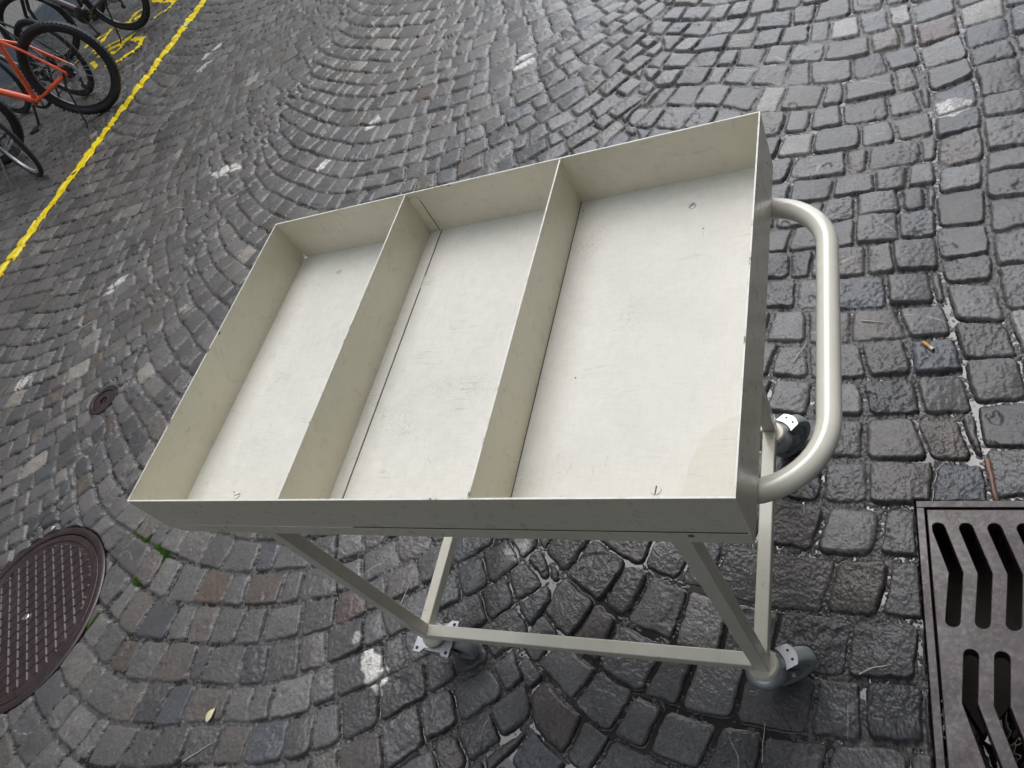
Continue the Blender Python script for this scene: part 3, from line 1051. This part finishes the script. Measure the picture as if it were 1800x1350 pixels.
def caster(x_, y_, ang, trail, swivel):
    caster_root(x_, y_, ang)
    c_ = empty('caster', (x_, y_, 0), ang)
    c_.parent = cart
    # the fork is the caster's body; wheel and plate hang from it
    R_ = .055 if swivel else .050
    MW = Matrix.Translation((trail, 0, R_)) @ Matrix.Rotation(PI / 2, 4, 'X')
    bm = bmesh.new(); wheel_mesh(bm, R_, .030, MW)
    obj('wheel', bm, M_WHEEL, c_)
    bm = bmesh.new()
    for s_ in (-1, 1):
        lathe(bm, [(0, s_ * .0105), (.010, s_ * .0155), (.014, s_ * .0115), (.024, s_ * .0105), (.031, s_ * .0125), (.0343, s_ * .0125), (.0343, 0)], 32, MW)
    obj('wheel_hub', bm, M_HUB, c_)
    bm = bmesh.new()
    lathe(bm, [(0, -.024), (.0065, -.024), (.0065, -.019), (.004, -.019), (.004, .019), (.0065, .019), (.0065, .024), (0, .024)], 6, MW)
    obj('axle_bolt', bm, M_ZINC, c_, smooth=False)
    bm = bmesh.new()
    zt_ = FT - SQ - .018
    for s_ in (-1, 1):
        prof = [(-.028, zt_ - .004), (.026, zt_ - .004), (trail + .012, R_ + .008), (trail + .012, R_ - .006), (trail + .004, R_ - .013), (trail - .008, R_ - .011), (-.004, .075), (-.024, .086)]
        Mf = Matrix(((1, 0, 0, 0), (0, 0, s_, s_ * .0172), (0, 1, 0, 0), (0, 0, 0, 1)))
        prism(bm, prof, 0, .0026, Mf)
    box(bm, -.027, .025, -.0172, .0172, zt_ - .0075, zt_ - .0042)
    obj('fork', bm, M_ZINCD, c_, bevel=.0012)
    if swivel:
        bm = bmesh.new()
        lathe(bm, [(.016, zt_ + .001), (.026, zt_ - .001), (.0325, zt_ - .004), (.0385, zt_ - .011), (.0400, zt_ - .019), (.0375, zt_ - .027), (.028, zt_ - .032)], 36)
        obj('swivel_race', bm, M_ZINCD, c_)
        bm = bmesh.new()   # bent brake pedal with two rivets' holes, over the wheel
        prof = []
        for k in range(9):
            t_ = math.radians(-52 + 104 * k / 8)
            prof.append((.070 * math.cos(t_ * .55) - .002, .070 * math.sin(t_ * .55) * .66))
        inner = []
        for k in range(9):
            t_ = math.radians(48 - 96 * k / 8)
            inner.append((.041 * math.cos(t_ * .7), .041 * math.sin(t_ * .7) * 1.05))
        Mp = Matrix.Translation((0, 0, zt_ + .004)) @ Matrix.Rotation(math.radians(4), 4, 'Y')
        prism(bm, prof + inner, 0, .0022, Mp)
        pl = obj('brake_plate', bm, M_ZINC, c_, bevel=.0006)
        bm = bmesh.new()
        Mt = Matrix.Rotation(math.radians(98) - ang, 4, 'Z')
        box(bm, .024, .046, -.012, .006, zt_ + .004, zt_ + .0065, Mt)
        obj('lock_tab', bm, M_ZINC, c_, bevel=.0008)
        for s_ in (-1, 1):
            bm = bmesh.new()
            lathe(bm, [(0, .0026), (.0028, .0026), (.0028, .0010), (0, .001)], 12, Mp @ Matrix.Translation((.055, s_ * .0095, 0)))
            obj('hole', bm, M_DARK, pl)
    else:
        bm = bmesh.new()
        T_ = [bm.verts.new(p) for p in ((-.040, -.036, zt_ - .003), (.034, -.036, zt_ - .003), (.034, .036, zt_ - .003), (-.040, .036, zt_ - .003))]
        B_ = [bm.verts.new(p) for p in ((-.026, -.030, .050), (.026, -.030, .060), (.026, .030, .060), (-.026, .030, .050))]
        for q in range(4): bm.faces.new((T_[q], T_[(q + 1) % 4], B_[(q + 1) % 4], B_[q]))
        bm.faces.new(T_)
        obj('fork_shoulder', bm, M_ZINCD, c_, bevel=.002)
        bm = bmesh.new()
        pw, pd = .052, .044
        pts_ = [(-pw, -pd), (-pw + .020, -pd), (-pw + .031, -pd + .012), (pw - .031, -pd + .012), (pw - .020, -pd), (pw, -pd),
                (pw, pd), (pw - .020, pd), (pw - .031, pd - .012), (-pw + .031, pd - .012), (-pw + .020, pd), (-pw, pd)]
        prism(bm, pts_, zt_ - .003, zt_ + .0005)
        pl = obj('mounting_plate', bm, M_ZINC, c_, bevel=.0008)
        for sx in (-1, 1):
            for sy in (-1, 1):
                bm = bmesh.new()
                lathe(bm, [(0, zt_ + .0009), (.0042, zt_ + .0009), (.0042, zt_), (0, zt_)], 14, Matrix.Translation((sx * .042, sy * .034, 0)))
                obj('hole', bm, M_DARK, pl)
    return c_
caster(LX[1], LY[0], math.radians(30), .043, True)
caster(LX[1], LY[1], math.radians(48), .043, True)
caster(LX[0] + .012, LY[0], math.radians(-4), .034, False)
caster(LX[0], LY[1], math.radians(-2), .034, False)

# ------------------------------------------------------------------ bicycles
def bicycle(loc, heading, label, mat_f, R=.345, tw=.021, rim_m=None, wheelbase=1.06, steer=0.0, lean=0.0,
            stand=True, ebike=False, text=None, knob=False, stand_m=None, crank_a=0.6, tube_r=.019, hb=True):
    """local frame: origin under the rear axle, +x forwards"""
    root = empty('bicycle', (loc[0], loc[1], 0), heading)
    root.rotation_mode = 'XYZ'
    root.rotation_euler = (lean, 0, heading)
    tag(root, label, 'bicycle', 'bicycles in the parking area')
    rim_m = rim_m or M_BLACK
    def wheel(parent, hub_extra):
        Mw = Matrix.Rotation(PI / 2, 4, 'X')
        bm = bmesh.new()
        rt = R - tw
        prof = [(rt + tw * math.cos(t_), tw * 1.0 * math.sin(t_)) for t_ in [2 * PI * k / 12 for k in range(12)]]
        lathe(bm, prof, 72, Mw, full=True)
        if knob:
            for k in range(72):
                for s_ in (-1, 1):
                    a_ = 2 * PI * (k + .25 * s_) / 72
                    Mk = Matrix.Rotation(a_, 4, 'Y') @ Matrix.Translation((R - .004, s_ * tw * .45, 0))
                    box(bm, -.006, .003, -.006, .006, -.007, .007, Mk)
        w_ = obj('wheel', bm, M_TYRE, parent)
        w_.location = (0, 0, 0)
        bm = bmesh.new()
        ri = R - 2 * tw
        lathe(bm, [(ri - .018, -.008), (ri + .004, -.012), (ri + .004, .012), (ri - .018, .008)], 72, Mw, full=True)
        obj('rim', bm, rim_m, w_)
        bm = bmesh.new()
        for k in range(28):
            a_ = 2 * PI * k / 28
            b_ = a_ + (0.45 if k % 4 < 2 else -0.45)
            s_ = .028 if k % 2 else -.028
            p0 = (.022 * math.cos(b_), s_, .022 * math.sin(b_))
            p1 = ((ri - .016) * math.cos(a_), 0, (ri - .016) * math.sin(a_))
            tube(bm, [p0, p1], .0011, 4, cap=False)
        obj('spokes', bm, M_SPOKE, w_)
        bm = bmesh.new()
        lathe(bm, [(0, -.052), (.009, -.052), (.009, -.034), (.024, -.032), (.024, -.027), (.014, -.022), (.014, .022), (.024, .027), (.024, .032), (.009, .034), (.009, .052), (0, .052)], 20, Mw)
        if hub_extra == 'rear':
            for q in range(6):
                lathe(bm, [(.010, .034 + q * .0035), (.052 - q * .0055, .034 + q * .0035), (.052 - q * .0055, .036 + q * .0035), (.010, .036 + q * .0035)], 28, Matrix.Rotation(-PI / 2, 4, 'X'))
        obj('hub', bm, M_GUN, w_)
        bm = bmesh.new()
        lathe(bm, [(.055, -.0405), (.080, -.0405), (.080, -.0385), (.055, -.0385)], 36, Mw, full=True)
        for q in range(6):
            a_ = q * PI / 3
            tube(bm, [(.01 * math.cos(a_), .0395, .01 * math.sin(a_)), (.06 * math.cos(a_ + .5), .0395, .06 * math.sin(a_ + .5))], .003, 4)
        obj('disc_rotor', bm, M_ALU, w_)
        return w_
    rw = wheel(root, 'rear'); rw.location = (0, 0, R)
    BB = Vector((.43, 0, R - .065))
    HT = Vector((wheelbase - .235, 0, R + .49)); HB = Vector((wheelbase - .185, 0, R + .35))
    ST = Vector((.285, 0, R + .43))
    bm = bmesh.new()
    tube(bm, [BB, ST], tube_r * .85, 12)
    tube(bm, [BB + Vector((.0, 0, .0)), HB], tube_r * (1.9 if ebike else 1.25), 14)
    tube(bm, [ST + Vector((.01, 0, -.03)), HT + Vector((.01, 0, -.03))], tube_r * .95, 12)
    tube(bm, [HT, HB], tube_r * 1.2, 14)
    for s_ in (-1, 1):
        tube(bm, [ST + Vector((.0, s_ * .012, -.05)), Vector((.17, s_ * (.030 + tw * .5), R + .27)), Vector((0, s_ * .064, R + .004))], .0105, 8)
        tube(bm, [BB + Vector((-.02, s_ * .030, 0)), Vector((.30, s_ * (.038 + tw * .3), R - .05)), Vector((0, s_ * .064, R))], .012, 8)
    tube(bm, [BB + Vector((0, -.036, 0)), BB + Vector((0, .036, 0))], .024, 16)
    fr = obj('frame', bm, mat_f, root)
    if ebike:
        bm = bmesh.new()
        lathe(bm, [(0, -.062), (.055, -.060), (.078, -.045), (.078, .045), (.055, .060), (0, .062)], 24,
              Matrix.Translation(BB + Vector((.02, 0, .01))) @ Matrix.Rotation(PI / 2, 4, 'X'))
        obj('motor', bm, M_BLACK, root)
    if text:
        cu = bpy.data.curves.new('t', 'FONT'); cu.body = text; cu.size = .034; cu.extrude = .0006; cu.align_x = 'CENTER'; cu.align_y = 'CENTER'
        to = bpy.data.objects.new('t', cu); COL.objects.link(to)
        dg = bpy.context.evaluated_depsgraph_get()
        me = bpy.data.meshes.new_from_object(to.evaluated_get(dg))
        bpy.data.objects.remove(to)
        me.name = 'lettering'; me.materials.clear(); me.materials.append(M_SILVER)
        for s_ in (-1, 1):
            lo = bpy.data.objects.new('lettering', me); COL.objects.link(lo); lo.parent = fr
            d = (HB - BB).normalized() * (-s_)
            n_ = Vector((0, s_, 0))
            u_ = n_.cross(d)
            c_ = BB.lerp(HB, .5) + n_ * (tube_r * 1.93)
            lo.matrix_local = Matrix((( d.x, u_.x, n_.x, c_.x), (d.y, u_.y, n_.y, c_.y), (d.z, u_.z, n_.z, c_.z), (0, 0, 0, 1)))
    # seat post and saddle
    bm = bmesh.new(); SP = ST + (ST - BB).normalized() * .16
    tube(bm, [ST, SP], .0135, 10); obj('seat_post', bm, M_BLACK, root)
    bm = bmesh.new()
    for_ = [(-.13, .070, 0), (-.10, .078, .008), (-.03, .058, .006), (.04, .026, .0), (.12, .018, -.004), (.145, .010, -.012)]
    rings = []
    for (dx_, hw, dz) in for_:
        rings.append([bm.verts.new((SP.x + dx_ + .01, hw * math.cos(t_), SP.z + .03 + dz + .022 * math.sin(t_))) for t_ in [2 * PI * k / 14 for k in range(14)]])
    for A, B in zip(rings[:-1], rings[1:]):
        for k in range(14): bm.faces.new((A[k], A[(k + 1) % 14], B[(k + 1) % 14], B[k]))
    bm.faces.new(rings[0]); bm.faces.new(rings[-1][::-1])
    obj('saddle', bm, M_BLACK, root)
    # steering group
    axis = (HT - HB).normalized()
    piv = HB
    Ms = Matrix.Translation(piv) @ Matrix.Rotation(steer, 4, axis) @ Matrix.Translation(-piv)
    fw = wheel(root, 'front')
    fw.matrix_local = Ms @ Matrix.Translation((wheelbase, 0, R))
    bm = bmesh.new()
    crown = HB + Vector((.012, 0, -.045))
    for s_ in (-1, 1):
        tube(bm, [Ms @ (crown + Vector((0, s_ * .055, .02))), Ms @ Vector((wheelbase - .045, s_ * .058, R + .16)), Ms @ Vector((wheelbase, s_ * .058, R))], .017, 10)
    tube(bm, [Ms @ (crown + Vector((0, -.066, .02))), Ms @ (crown + Vector((0, .066, .02)))], .022, 10)
    tube(bm, [Ms @ crown, Ms @ (HB)], .018, 10)
    obj('fork', bm, M_BLACK, root)
    if hb:
        bm = bmesh.new()
        top = HT + axis * .05
        st = top + Vector((.07, 0, .03))
        tube(bm, [Ms @ HT, Ms @ top, Ms @ st], .015, 10)
        tube(bm, [Ms @ (st + Vector((-.06, -.32, .03))), Ms @ (st + Vector((-.01, -.16, .025))), Ms @ st, Ms @ (st + Vector((-.01, .16, .025))), Ms @ (st + Vector((-.06, .32, .03)))], .0125, 10)
        h_ = obj('handlebar', bm, M_BLACK, root)
        for s_ in (-1, 1):
            bm = bmesh.new()
            tube(bm, [Ms @ (st + Vector((-.062, s_ * .33, .03))), Ms @ (st + Vector((-.04, s_ * .22, .028)))], .018, 10)
            obj('grip', bm, M_TYRE, h_)
            bm = bmesh.new()
            tube(bm, [Ms @ (st + Vector((-.01, s_ * .19, .02))), Ms @ (st + Vector((.03, s_ * .20, .01))), Ms @ (st + Vector((.0, s_ * .29, .0)))], .005, 6)
            obj('brake_lever', bm, M_GUN, h_)
    # cranks, pedals, chain
    cr = .17
    for s_ in (-1, 1):
        bm = bmesh.new()
        a_ = crank_a + (PI if s_ > 0 else 0)
        e0 = BB + Vector((0, s_ * .065, 0)); e1 = BB + Vector((cr * math.cos(a_), s_ * .078, cr * math.sin(a_)))
        tube(bm, [BB + Vector((0, s_ * .03, 0)), e0, e1], .0105, 8)
        obj('crank', bm, M_GUN, root)
    for s_ in (-1, 1):
        a_ = crank_a + (PI if s_ > 0 else 0)
        e1 = BB + Vector((cr * math.cos(a_), s_ * .078, cr * math.sin(a_)))
        bm = bmesh.new()
        y0_, y1_ = sorted((s_ * .012, s_ * .10))
        Mp = Matrix.Translation(e1)
        box(bm, -.045, .045, y0_ + s_ * 0, y0_ + .012, -.010, .010, Mp)
        box(bm, -.045, .045, y1_ - .012, y1_, -.010, .010, Mp)
        box(bm, -.045, -.033, y0_ + .012, y1_ - .012, -.010, .010, Mp)
        box(bm, .033, .045, y0_ + .012, y1_ - .012, -.010, .010, Mp)
        box(bm, -.012, .012, y0_ + .012, y1_ - .012, -.009, .009, Mp)
        obj('pedal', bm, M_BLACK, root, bevel=.002)
    bm = bmesh.new()
    lathe(bm, [(.070, -.003), (.092, -.003), (.095, 0), (.092, .003), (.070, .003)], 32, Matrix.Translation(BB + Vector((0, -.048, 0))) @ Matrix.Rotation(PI / 2, 4, 'X'), full=True)
    for q in range(5):
        a_ = q * 2 * PI / 5
        tube(bm, [BB + Vector((0, -.05, 0)), BB + Vector((.075 * math.cos(a_), -.048, .075 * math.sin(a_)))], .006, 6)
    obj('chainring', bm, M_GUN, root)
    bm = bmesh.new()
    pts_ = []
    a0_ = math.atan2(.065, .43)
    for k in range(9):
        t_ = -PI / 2 + PI * k / 8
        pts_.append(BB + Vector((.093 * math.cos(t_), -.048, .093 * math.sin(t_))))
    for k in range(7):
        t_ = PI / 2 + PI * k / 6
        pts_.append(Vector((.038 * math.cos(t_), -.048, R + .038 * math.sin(t_))))
    tube(bm, pts_, .0038, 6, closed=True)
    obj('chain', bm, M_GUN, root)
    # derailleur
    bm = bmesh.new()
    box(bm, -.012, .018, -.080, -.055, R - .045, R - .015)
    tube(bm, [(0.0, -.068, R - .03), (.03, -.066, R - .09), (.045, -.06, R - .16)], .010, 8)
    for q in ((.03, R - .09), (.045, R - .15)):
        lathe(bm, [(0, -.004), (.022, -.004), (.022, .004), (0, .004)], 14, Matrix.Translation((q[0], -.055, q[1])) @ Matrix.Rotation(PI / 2, 4, 'X'))
    obj('derailleur', bm, M_GUN, root)
    if stand:
        bm = bmesh.new()
        tube(bm, [(.05, .075, R - .02), (.07, .085, R - .06), (.10, .19, .03), (.115, .205, .004)], .008, 8)
        tube(bm, [(.02, .07, R + .01), (.06, .078, R - .05)], .012, 8)
        obj('kickstand', bm, stand_m or M_BLACK, root)
    return root

bicycle((-4.295, 3.938), math.pi + .29, 'bicycle with bright orange frame and fat black tyres beside the yellow line', M_ORANGE,
        R=.36, tw=.028, knob=True, lean=math.radians(2), crank_a=-4.14, steer=.15, tube_r=.021)
bicycle((-4.95, 5.40), math.pi + .02, 'dark plum electric bicycle with pale lettering on its down tube', M_PURPLE,
        R=.355, tw=.024, ebike=True, wheelbase=1.06, steer=.35, crank_a=-4.9, text='MERRIMAN', tube_r=.020, lean=math.radians(2))
bicycle((-4.90, 4.37), math.pi - .15, 'black bicycle with thin tyres standing behind the orange bicycle', M_BLACK,
        R=.345, tw=.018, lean=math.radians(3), crank_a=.4)
bicycle((-4.55, 3.24), math.pi - .38, 'bicycle with shiny silver rims nearest the left edge of the photo', M_GUN,
        R=.345, tw=.018, rim_m=M_SILVER, lean=math.radians(3), stand_m=M_ALU)
bicycle((-5.20, 6.30), math.pi + .05, 'black bicycle at the top edge, seen by its wheel and stand only', M_BLACK,
        R=.35, tw=.022, lean=math.radians(3), crank_a=-.5)

# ------------------------------------------------------------------ buildings round the street
def facade_material(name, col, var=.08, sc=1.5):
    m, nt, bs = mat(name)
    v = coords(nt)
    n = noise(nt, sc, 6, .6, v); n2 = noise(nt, 60, 4, .7, v)
    r = ramp(nt, n.outputs[0], [(.3, 1 - var), (.7, 1 + var)])
    c = mix(nt, 1.0, tuple(col), r.outputs[0], 'MULTIPLY')
    nt.links.new(c, bs.inputs['Base Color'])
    bs.inputs['Roughness'].default_value = .85
    bump(nt, bs, n2.outputs[0], .4, .004)
    return m
M_GLASS, _nt, _bs = mat('window_glass')
_bs.inputs['Base Color'].default_value = (.015, .018, .02, 1); _bs.inputs['Roughness'].default_value = .08

def building(name, label, loc, rz, length, height, depth, wall_col, plinth_col, plinth_h, first_x, first_z):
    """facade faces local -y; walls are built round real window openings"""
    root = empty(name, loc, rz)
    tag(root, label, 'building')
    mw = facade_material(name + '_render', wall_col)
    mp = facade_material(name + '_plinth', plinth_col, .1, 6)
    ww, wh, sx, sz = 1.1, 1.7, 2.6, 3.1
    xs = []
    x_ = first_x
    while x_ + ww < length - .5: xs.append(x_); x_ += sx
    zs = []
    z_ = first_z
    while z_ + wh < height - .4: zs.append(z_); z_ += sz
    bm = bmesh.new()
    cutx = [0] + [c for a_ in xs for c in (a_, a_ + ww)] + [length]
    cutz = [plinth_h] + [c for a_ in zs for c in (a_, a_ + wh)] + [height]
    D = .28
    for i_ in range(len(cutx) - 1):
        for j_ in range(len(cutz) - 1):
            if i_ % 2 == 1 and j_ % 2 == 1: continue
            x0, x1, z0, z1 = cutx[i_], cutx[i_ + 1], cutz[j_], cutz[j_ + 1]
            bm.faces.new([bm.verts.new(p) for p in ((x0, 0, z0), (x1, 0, z0), (x1, 0, z1), (x0, 0, z1))])
    for a_ in xs:
        for b_ in zs:
            x0, x1, z0, z1 = a_, a_ + ww, b_, b_ + wh
            for q in (((x0, 0, z0), (x0, D, z0), (x0, D, z1), (x0, 0, z1)), ((x1, 0, z0), (x1, D, z0), (x1, D, z1), (x1, 0, z1)),
                      ((x0, 0, z0), (x1, 0, z0), (x1, D, z0), (x0, D, z0)), ((x0, 0, z1), (x1, 0, z1), (x1, D, z1), (x0, D, z1))):
                bm.faces.new([bm.verts.new(p) for p in q])
    for q in (((0, 0, 0), (0, depth, 0), (0, depth, height), (0, 0, height)), ((length, 0, 0), (length, depth, 0), (length, depth, height), (length, 0, height)),
              ((0, depth, 0), (length, depth, 0), (length, depth, height), (0, depth, height))):
        bm.faces.new([bm.verts.new(p) for p in q])
    bmesh.ops.remove_doubles(bm, verts=bm.verts[:], dist=1e-5)
    obj('wall', bm, mw, root, smooth=False)
    bm = bmesh.new(); box(bm, .0, length, -.05, 0.02, -.08, plinth_h); obj('plinth', bm, mp, root, bevel=.01)
    bm = bmesh.new()
    box(bm, -.3, length + .3, -.55, depth + .3, height, height + .18)
    obj('roof', bm, facade_material(name + '_roof', (.12, .07, .05)), root, smooth=False)
    for a_ in xs:
        for b_ in zs:
            bm = bmesh.new()
            f_ = .06
            for q in ((a_, a_ + f_, b_, b_ + wh), (a_ + ww - f_, a_ + ww, b_, b_ + wh), (a_ + f_, a_ + ww - f_, b_, b_ + f_), (a_ + f_, a_ + ww - f_, b_ + wh - f_, b_ + wh), (a_ + ww / 2 - .03, a_ + ww / 2 + .03, b_ + f_, b_ + wh - f_)):
                box(bm, q[0], q[1], .16, .22, q[2], q[3])
            w_ = obj('window', bm, M_EDGE, root, smooth=False)
            bm = bmesh.new(); box(bm, a_ + .01, a_ + ww - .01, .185, .195, b_ + .01, b_ + wh - .01); obj('pane', bm, M_GLASS, w_, smooth=False)
            bm = bmesh.new(); box(bm, a_ - .06, a_ + ww + .06, -.07, .15, b_ - .08, b_ - .002); obj('sill', bm, mp, w_, smooth=False)
    return root
building('town_house', 'pale rendered house wall with blue-grey stone plinth behind the parked bicycles',
         (-7.22, -12, 0), PI / 2, 34, 11.5, 8, (.42, .41, .37), (.10, .12, .14), .27, 3.6, 1.5)
bpy.data.objects['town_house'].scale = (1, 1, 1)
building('side_shade_house', 'unseen grey rendered house added along the right side to shade and reflect',
         (3.3, 7.0, 0), -PI / 2, 20, 11.5, 6, (.16, .157, .15), (.10, .10, .10), .5, 1.2, 1.2)  # unseen house, added to block sky and reflect along the right side
building('rear_shade_house', 'unseen rendered house added behind the camera to shade and reflect',
         (3.3, -7.4, 0), PI, 10.3, 5.5, 6, (.34, .34, .33), (.08, .08, .08), .5, 1.2, 1.2)  # out of view, added only to shade the street from behind the camera

# ------------------------------------------------------------------ litter and plants
def ragged(name, pts2, h, m, label, cat, z0, group=None):
    bm = bmesh.new()
    prism(bm, pts2, z0, z0 + h)
    o = obj(name, bm, m, bevel=min(.0008, h / 3))
    tag(o, label, cat, group)
    return o

def top_at(x_, y_, r=.02):
    g = [(x_ + a_, y_ + b_) for a_ in (-r, 0, r) for b_ in (-r, 0, r)]
    return float(g_h(g).max())

def butt():
    x_, y_ = 1.211, .901
    z_ = top_at(x_, y_, .012) + .0042
    root = empty('cigarette_butt', (x_, y_, z_), math.radians(-52))
    tag(root, 'single orange-tipped cigarette butt lying on the cobbles', 'cigarette butt')
    Mr = Matrix.Rotation(PI / 2, 4, 'Y')
    bm = bmesh.new(); lathe(bm, [(0, -.017), (.0037, -.017), (.0040, -.015), (.0040, .006), (0, .006)], 14, Mr)
    obj('filter', bm, simple('filter_paper', (.72, .36, .10), .7, 0, .3, 300, .2), root)
    bm = bmesh.new(); lathe(bm, [(0, .006), (.0042, .006), (.0038, .011), (.0044, .015), (0, .0145)], 14, Mr)
    obj('paper', bm, simple('white_paper', (.75, .72, .66), .7, 0, .2, 200, .2), root)
    bm = bmesh.new(); lathe(bm, [(0, .0145), (.0040, .0151), (.0032, .018), (0, .019)], 12, Mr)
    obj('ash', bm, M_DARK, root)
butt()

def leaf(x_, y_, an, L, Wd, m, label):
    z_ = top_at(x_, y_, L * .3) + .001
    bm = bmesh.new()
    n = 10
    up, dn = [], []
    for k in range(n + 1):
        t_ = k / n
        w_ = Wd * math.sin(PI * t_ ** .8) * .5 + .0004
        cz = .004 * math.sin(PI * t_)
        up.append((L * (t_ - .5), w_, cz + .003)); dn.append((L * (t_ - .5), -w_, cz + .002))
    A = [bm.verts.new(p) for p in up]; B = [bm.verts.new(p) for p in dn]; C_ = [bm.verts.new((p[0], 0, p[2] - .003)) for p in up]
    for k in range(n):
        bm.faces.new((A[k], A[k + 1], C_[k + 1], C_[k])); bm.faces.new((C_[k], C_[k + 1], B[k + 1], B[k]))
    r_ = bmesh.ops.extrude_face_region(bm, geom=bm.faces[:])
    bmesh.ops.translate(bm, verts=[v for v in r_['geom'] if isinstance(v, bmesh.types.BMVert)], vec=(0, 0, .0005))
    bmesh.ops.transform(bm, matrix=Matrix.Rotation(an, 4, 'Z'), verts=bm.verts[:])
    o = obj('leaf', bm, m); o.location = (x_, y_, z_)
    tag(o, label, 'leaf')
leaf(-.622, -.178, 1.25, .042, .020, simple('pale_leaf', (.66, .63, .38), .5, 0, .15, 90, .2), 'pale yellow leaf on the cobbles below the tray')
leaf(-4.05, 4.985, 2.2, .09, .045, simple('white_green_leaf', (.55, .66, .50), .5, 0, .35, 40, .2), 'whitish green leaf beside the yellow line')
leaf(-1.835, .372, .9, .022, .011, simple('white_petal', (.75, .74, .70), .5, 0, .1, 90, .2), 'tiny white petal on a stone above the manhole cover')

M_TWIG = simple('wet_twig', (.16, .085, .055), .45, 0, .35, 90, .5)
M_STRAW = simple('pale_straw', (.50, .48, .42), .6, 0, .2, 90, .3)
def twig(pts2, r, m, label, group=None, lift=.001, seed=0, name='twig', cat='twig'):
    rd = random.Random(seed)
    P = []
    for (ax, ay), (bx, by) in zip(pts2[:-1], pts2[1:]):
        n = max(2, int(math.hypot(bx - ax, by - ay) / .008))
        for k in range(n): P.append((ax + (bx - ax) * k / n, ay + (by - ay) * k / n))
    P.append(pts2[-1])
    zz = g_h(P)
    zs = [max(zz[max(0, i_ - 3):i_ + 4]) for i_ in range(len(P))]
    zs = [sum(zs[max(0, i_ - 2):i_ + 3]) / len(zs[max(0, i_ - 2):i_ + 3]) for i_ in range(len(zs))]
    P3 = [(p[0] + rd.uniform(-.0007, .0007), p[1] + rd.uniform(-.0007, .0007), z_ + r + lift) for p, z_ in zip(P, zs)]
    bm = bmesh.new()
    nn = len(P3)
    tube(bm, P3, r, 7, radii=[r * (1 - .55 * k / nn) * rd.uniform(.85, 1.15) for k in range(nn)])
    o = obj(name, bm, m)
    tag(o, label, cat, group)
    return o
twig([(1.302, .585), (1.304, .545), (1.306, .505), (1.311, .470), (1.325, .448), (1.336, .437), (1.352, .402), (1.370, .370)], .0062, M_TWIG, 'brown bent twig lying over the corner of the drain grate', lift=.001, seed=3)
STR = [([(1.036, .098), (1.060, .113), (1.088, .120)], 'thin pale straw on the big stone between caster and drain'),
       ([(-.654, -.303), (-.573, -.243)], 'pale straw lying near the bottom edge of the photo'),
       ([(-.099, .150), (-.094, .19), (-.088, .235)], 'pale straw behind the front left caster'),
       ([(.901, .882), (.932, .949)], 'pale straw on the cobbles left of the handle bar'),
       ([(1.066, 1.003), (1.095, .994), (1.126, .989)], 'pale straw in a wet joint right of the handle bar'),
       ([(-.958, 2.851), (-.90, 2.872), (-.859, 2.866)], 'long pale straw on the cobbles beyond the tray'),
       ([(-1.591, 3.746), (-1.535, 3.656)], 'short pale straw far out on the cobbles'),
       ([(-2.60, 1.46), (-2.47, 1.52)], 'pale straw on the cobbles left of the tray'),
       ([(-1.98, 2.28), (-1.93, 2.33), (-1.86, 2.35)], 'curled pale straw near the white stone'),
       ([(-2.50, 2.30), (-2.42, 2.33), (-2.33, 2.30)], 'curved pale straw on the dark cobbles far left')]
for k, (p_, lb) in enumerate(STR):
    twig(p_, .0016 + (.0012 if k > 4 else 0), M_STRAW, lb, 'pale straws scattered on the cobbles', seed=k, name='straw', cat='straw')
twig([(.858, -.086), (.8575, -.05), (.861, -.012)], .0012, M_STRAW, 'thin pale straw on the stone below the front right caster', 'pale straws scattered on the cobbles', seed=31, name='straw', cat='straw')

def moss():
    rd = random.Random(8)
    m, nt, bs = mat('moss_green')
    v = coords(nt)
    n = noise(nt, 120, 4, .7, v)
    r = ramp(nt, n.outputs[0], [(.3, (.03, .09, .008)), (.6, (.10, .22, .02)), (.8, (.22, .36, .05))])
    nt.links.new(r.outputs[0], bs.inputs['Base Color']); bs.inputs['Roughness'].default_value = .8
    bm = bmesh.new()
    paths = [([(-1.345, .385), (-1.31, .375), (-1.268, .345)], .011, 260), ([(-1.205, .315), (-1.17, .307), (-1.139, .297)], .008, 110), ([(-1.145, .292), (-1.15, .262), (-1.170, .238), (-1.172, .212)], .012, 420),
             ([(-1.229, .189), (-1.200, .182), (-1.236, .150)], .008, 150), ([(-1.332, .040), (-1.312, .030)], .011, 170), ([(-1.29, .31), (-1.273, .255)], .006, 70)]
    for pth, w_, cnt in paths:
        P = []
        for _ in range(cnt * 9):
            i_ = rd.randrange(len(pth) - 1); t_ = rd.random()
            P.append((pth[i_][0] * (1 - t_) + pth[i_ + 1][0] * t_ + rd.gauss(0, w_ * 1.1), pth[i_][1] * (1 - t_) + pth[i_ + 1][1] * t_ + rd.gauss(0, w_ * 1.1)))
        gz, _, _, gj = ground(np.array([p[0] for p in P]), np.array([p[1] for p in P]))
        ok = [(p, z_) for p, z_, j_ in zip(P, gz, gj) if j_ > .25 and math.hypot(p[0] - MH[0], p[1] - MH[1]) > MH_R][:cnt * 2]
        for (x_, y_), z_ in ok:
            for q in range(3):
                a_ = rd.uniform(0, 2 * PI); L = rd.uniform(.003, .008); b_ = rd.uniform(.3, 1.3)
                tip = Vector((x_ + L * math.cos(a_) * math.cos(b_), y_ + L * math.sin(a_) * math.cos(b_), z_ + L * math.sin(b_) + .002))
                s_ = Vector((-math.sin(a_), math.cos(a_), 0)) * rd.uniform(.001, .0018)
                b0 = Vector((x_, y_, z_))
                bm.faces.new([bm.verts.new(b0 + s_), bm.verts.new(b0 - s_), bm.verts.new(tip)])
    o = obj('moss', bm, m, smooth=False)
    tag(o, 'bright green moss in the joints beside the manhole cover', 'moss', kind='stuff')
moss()
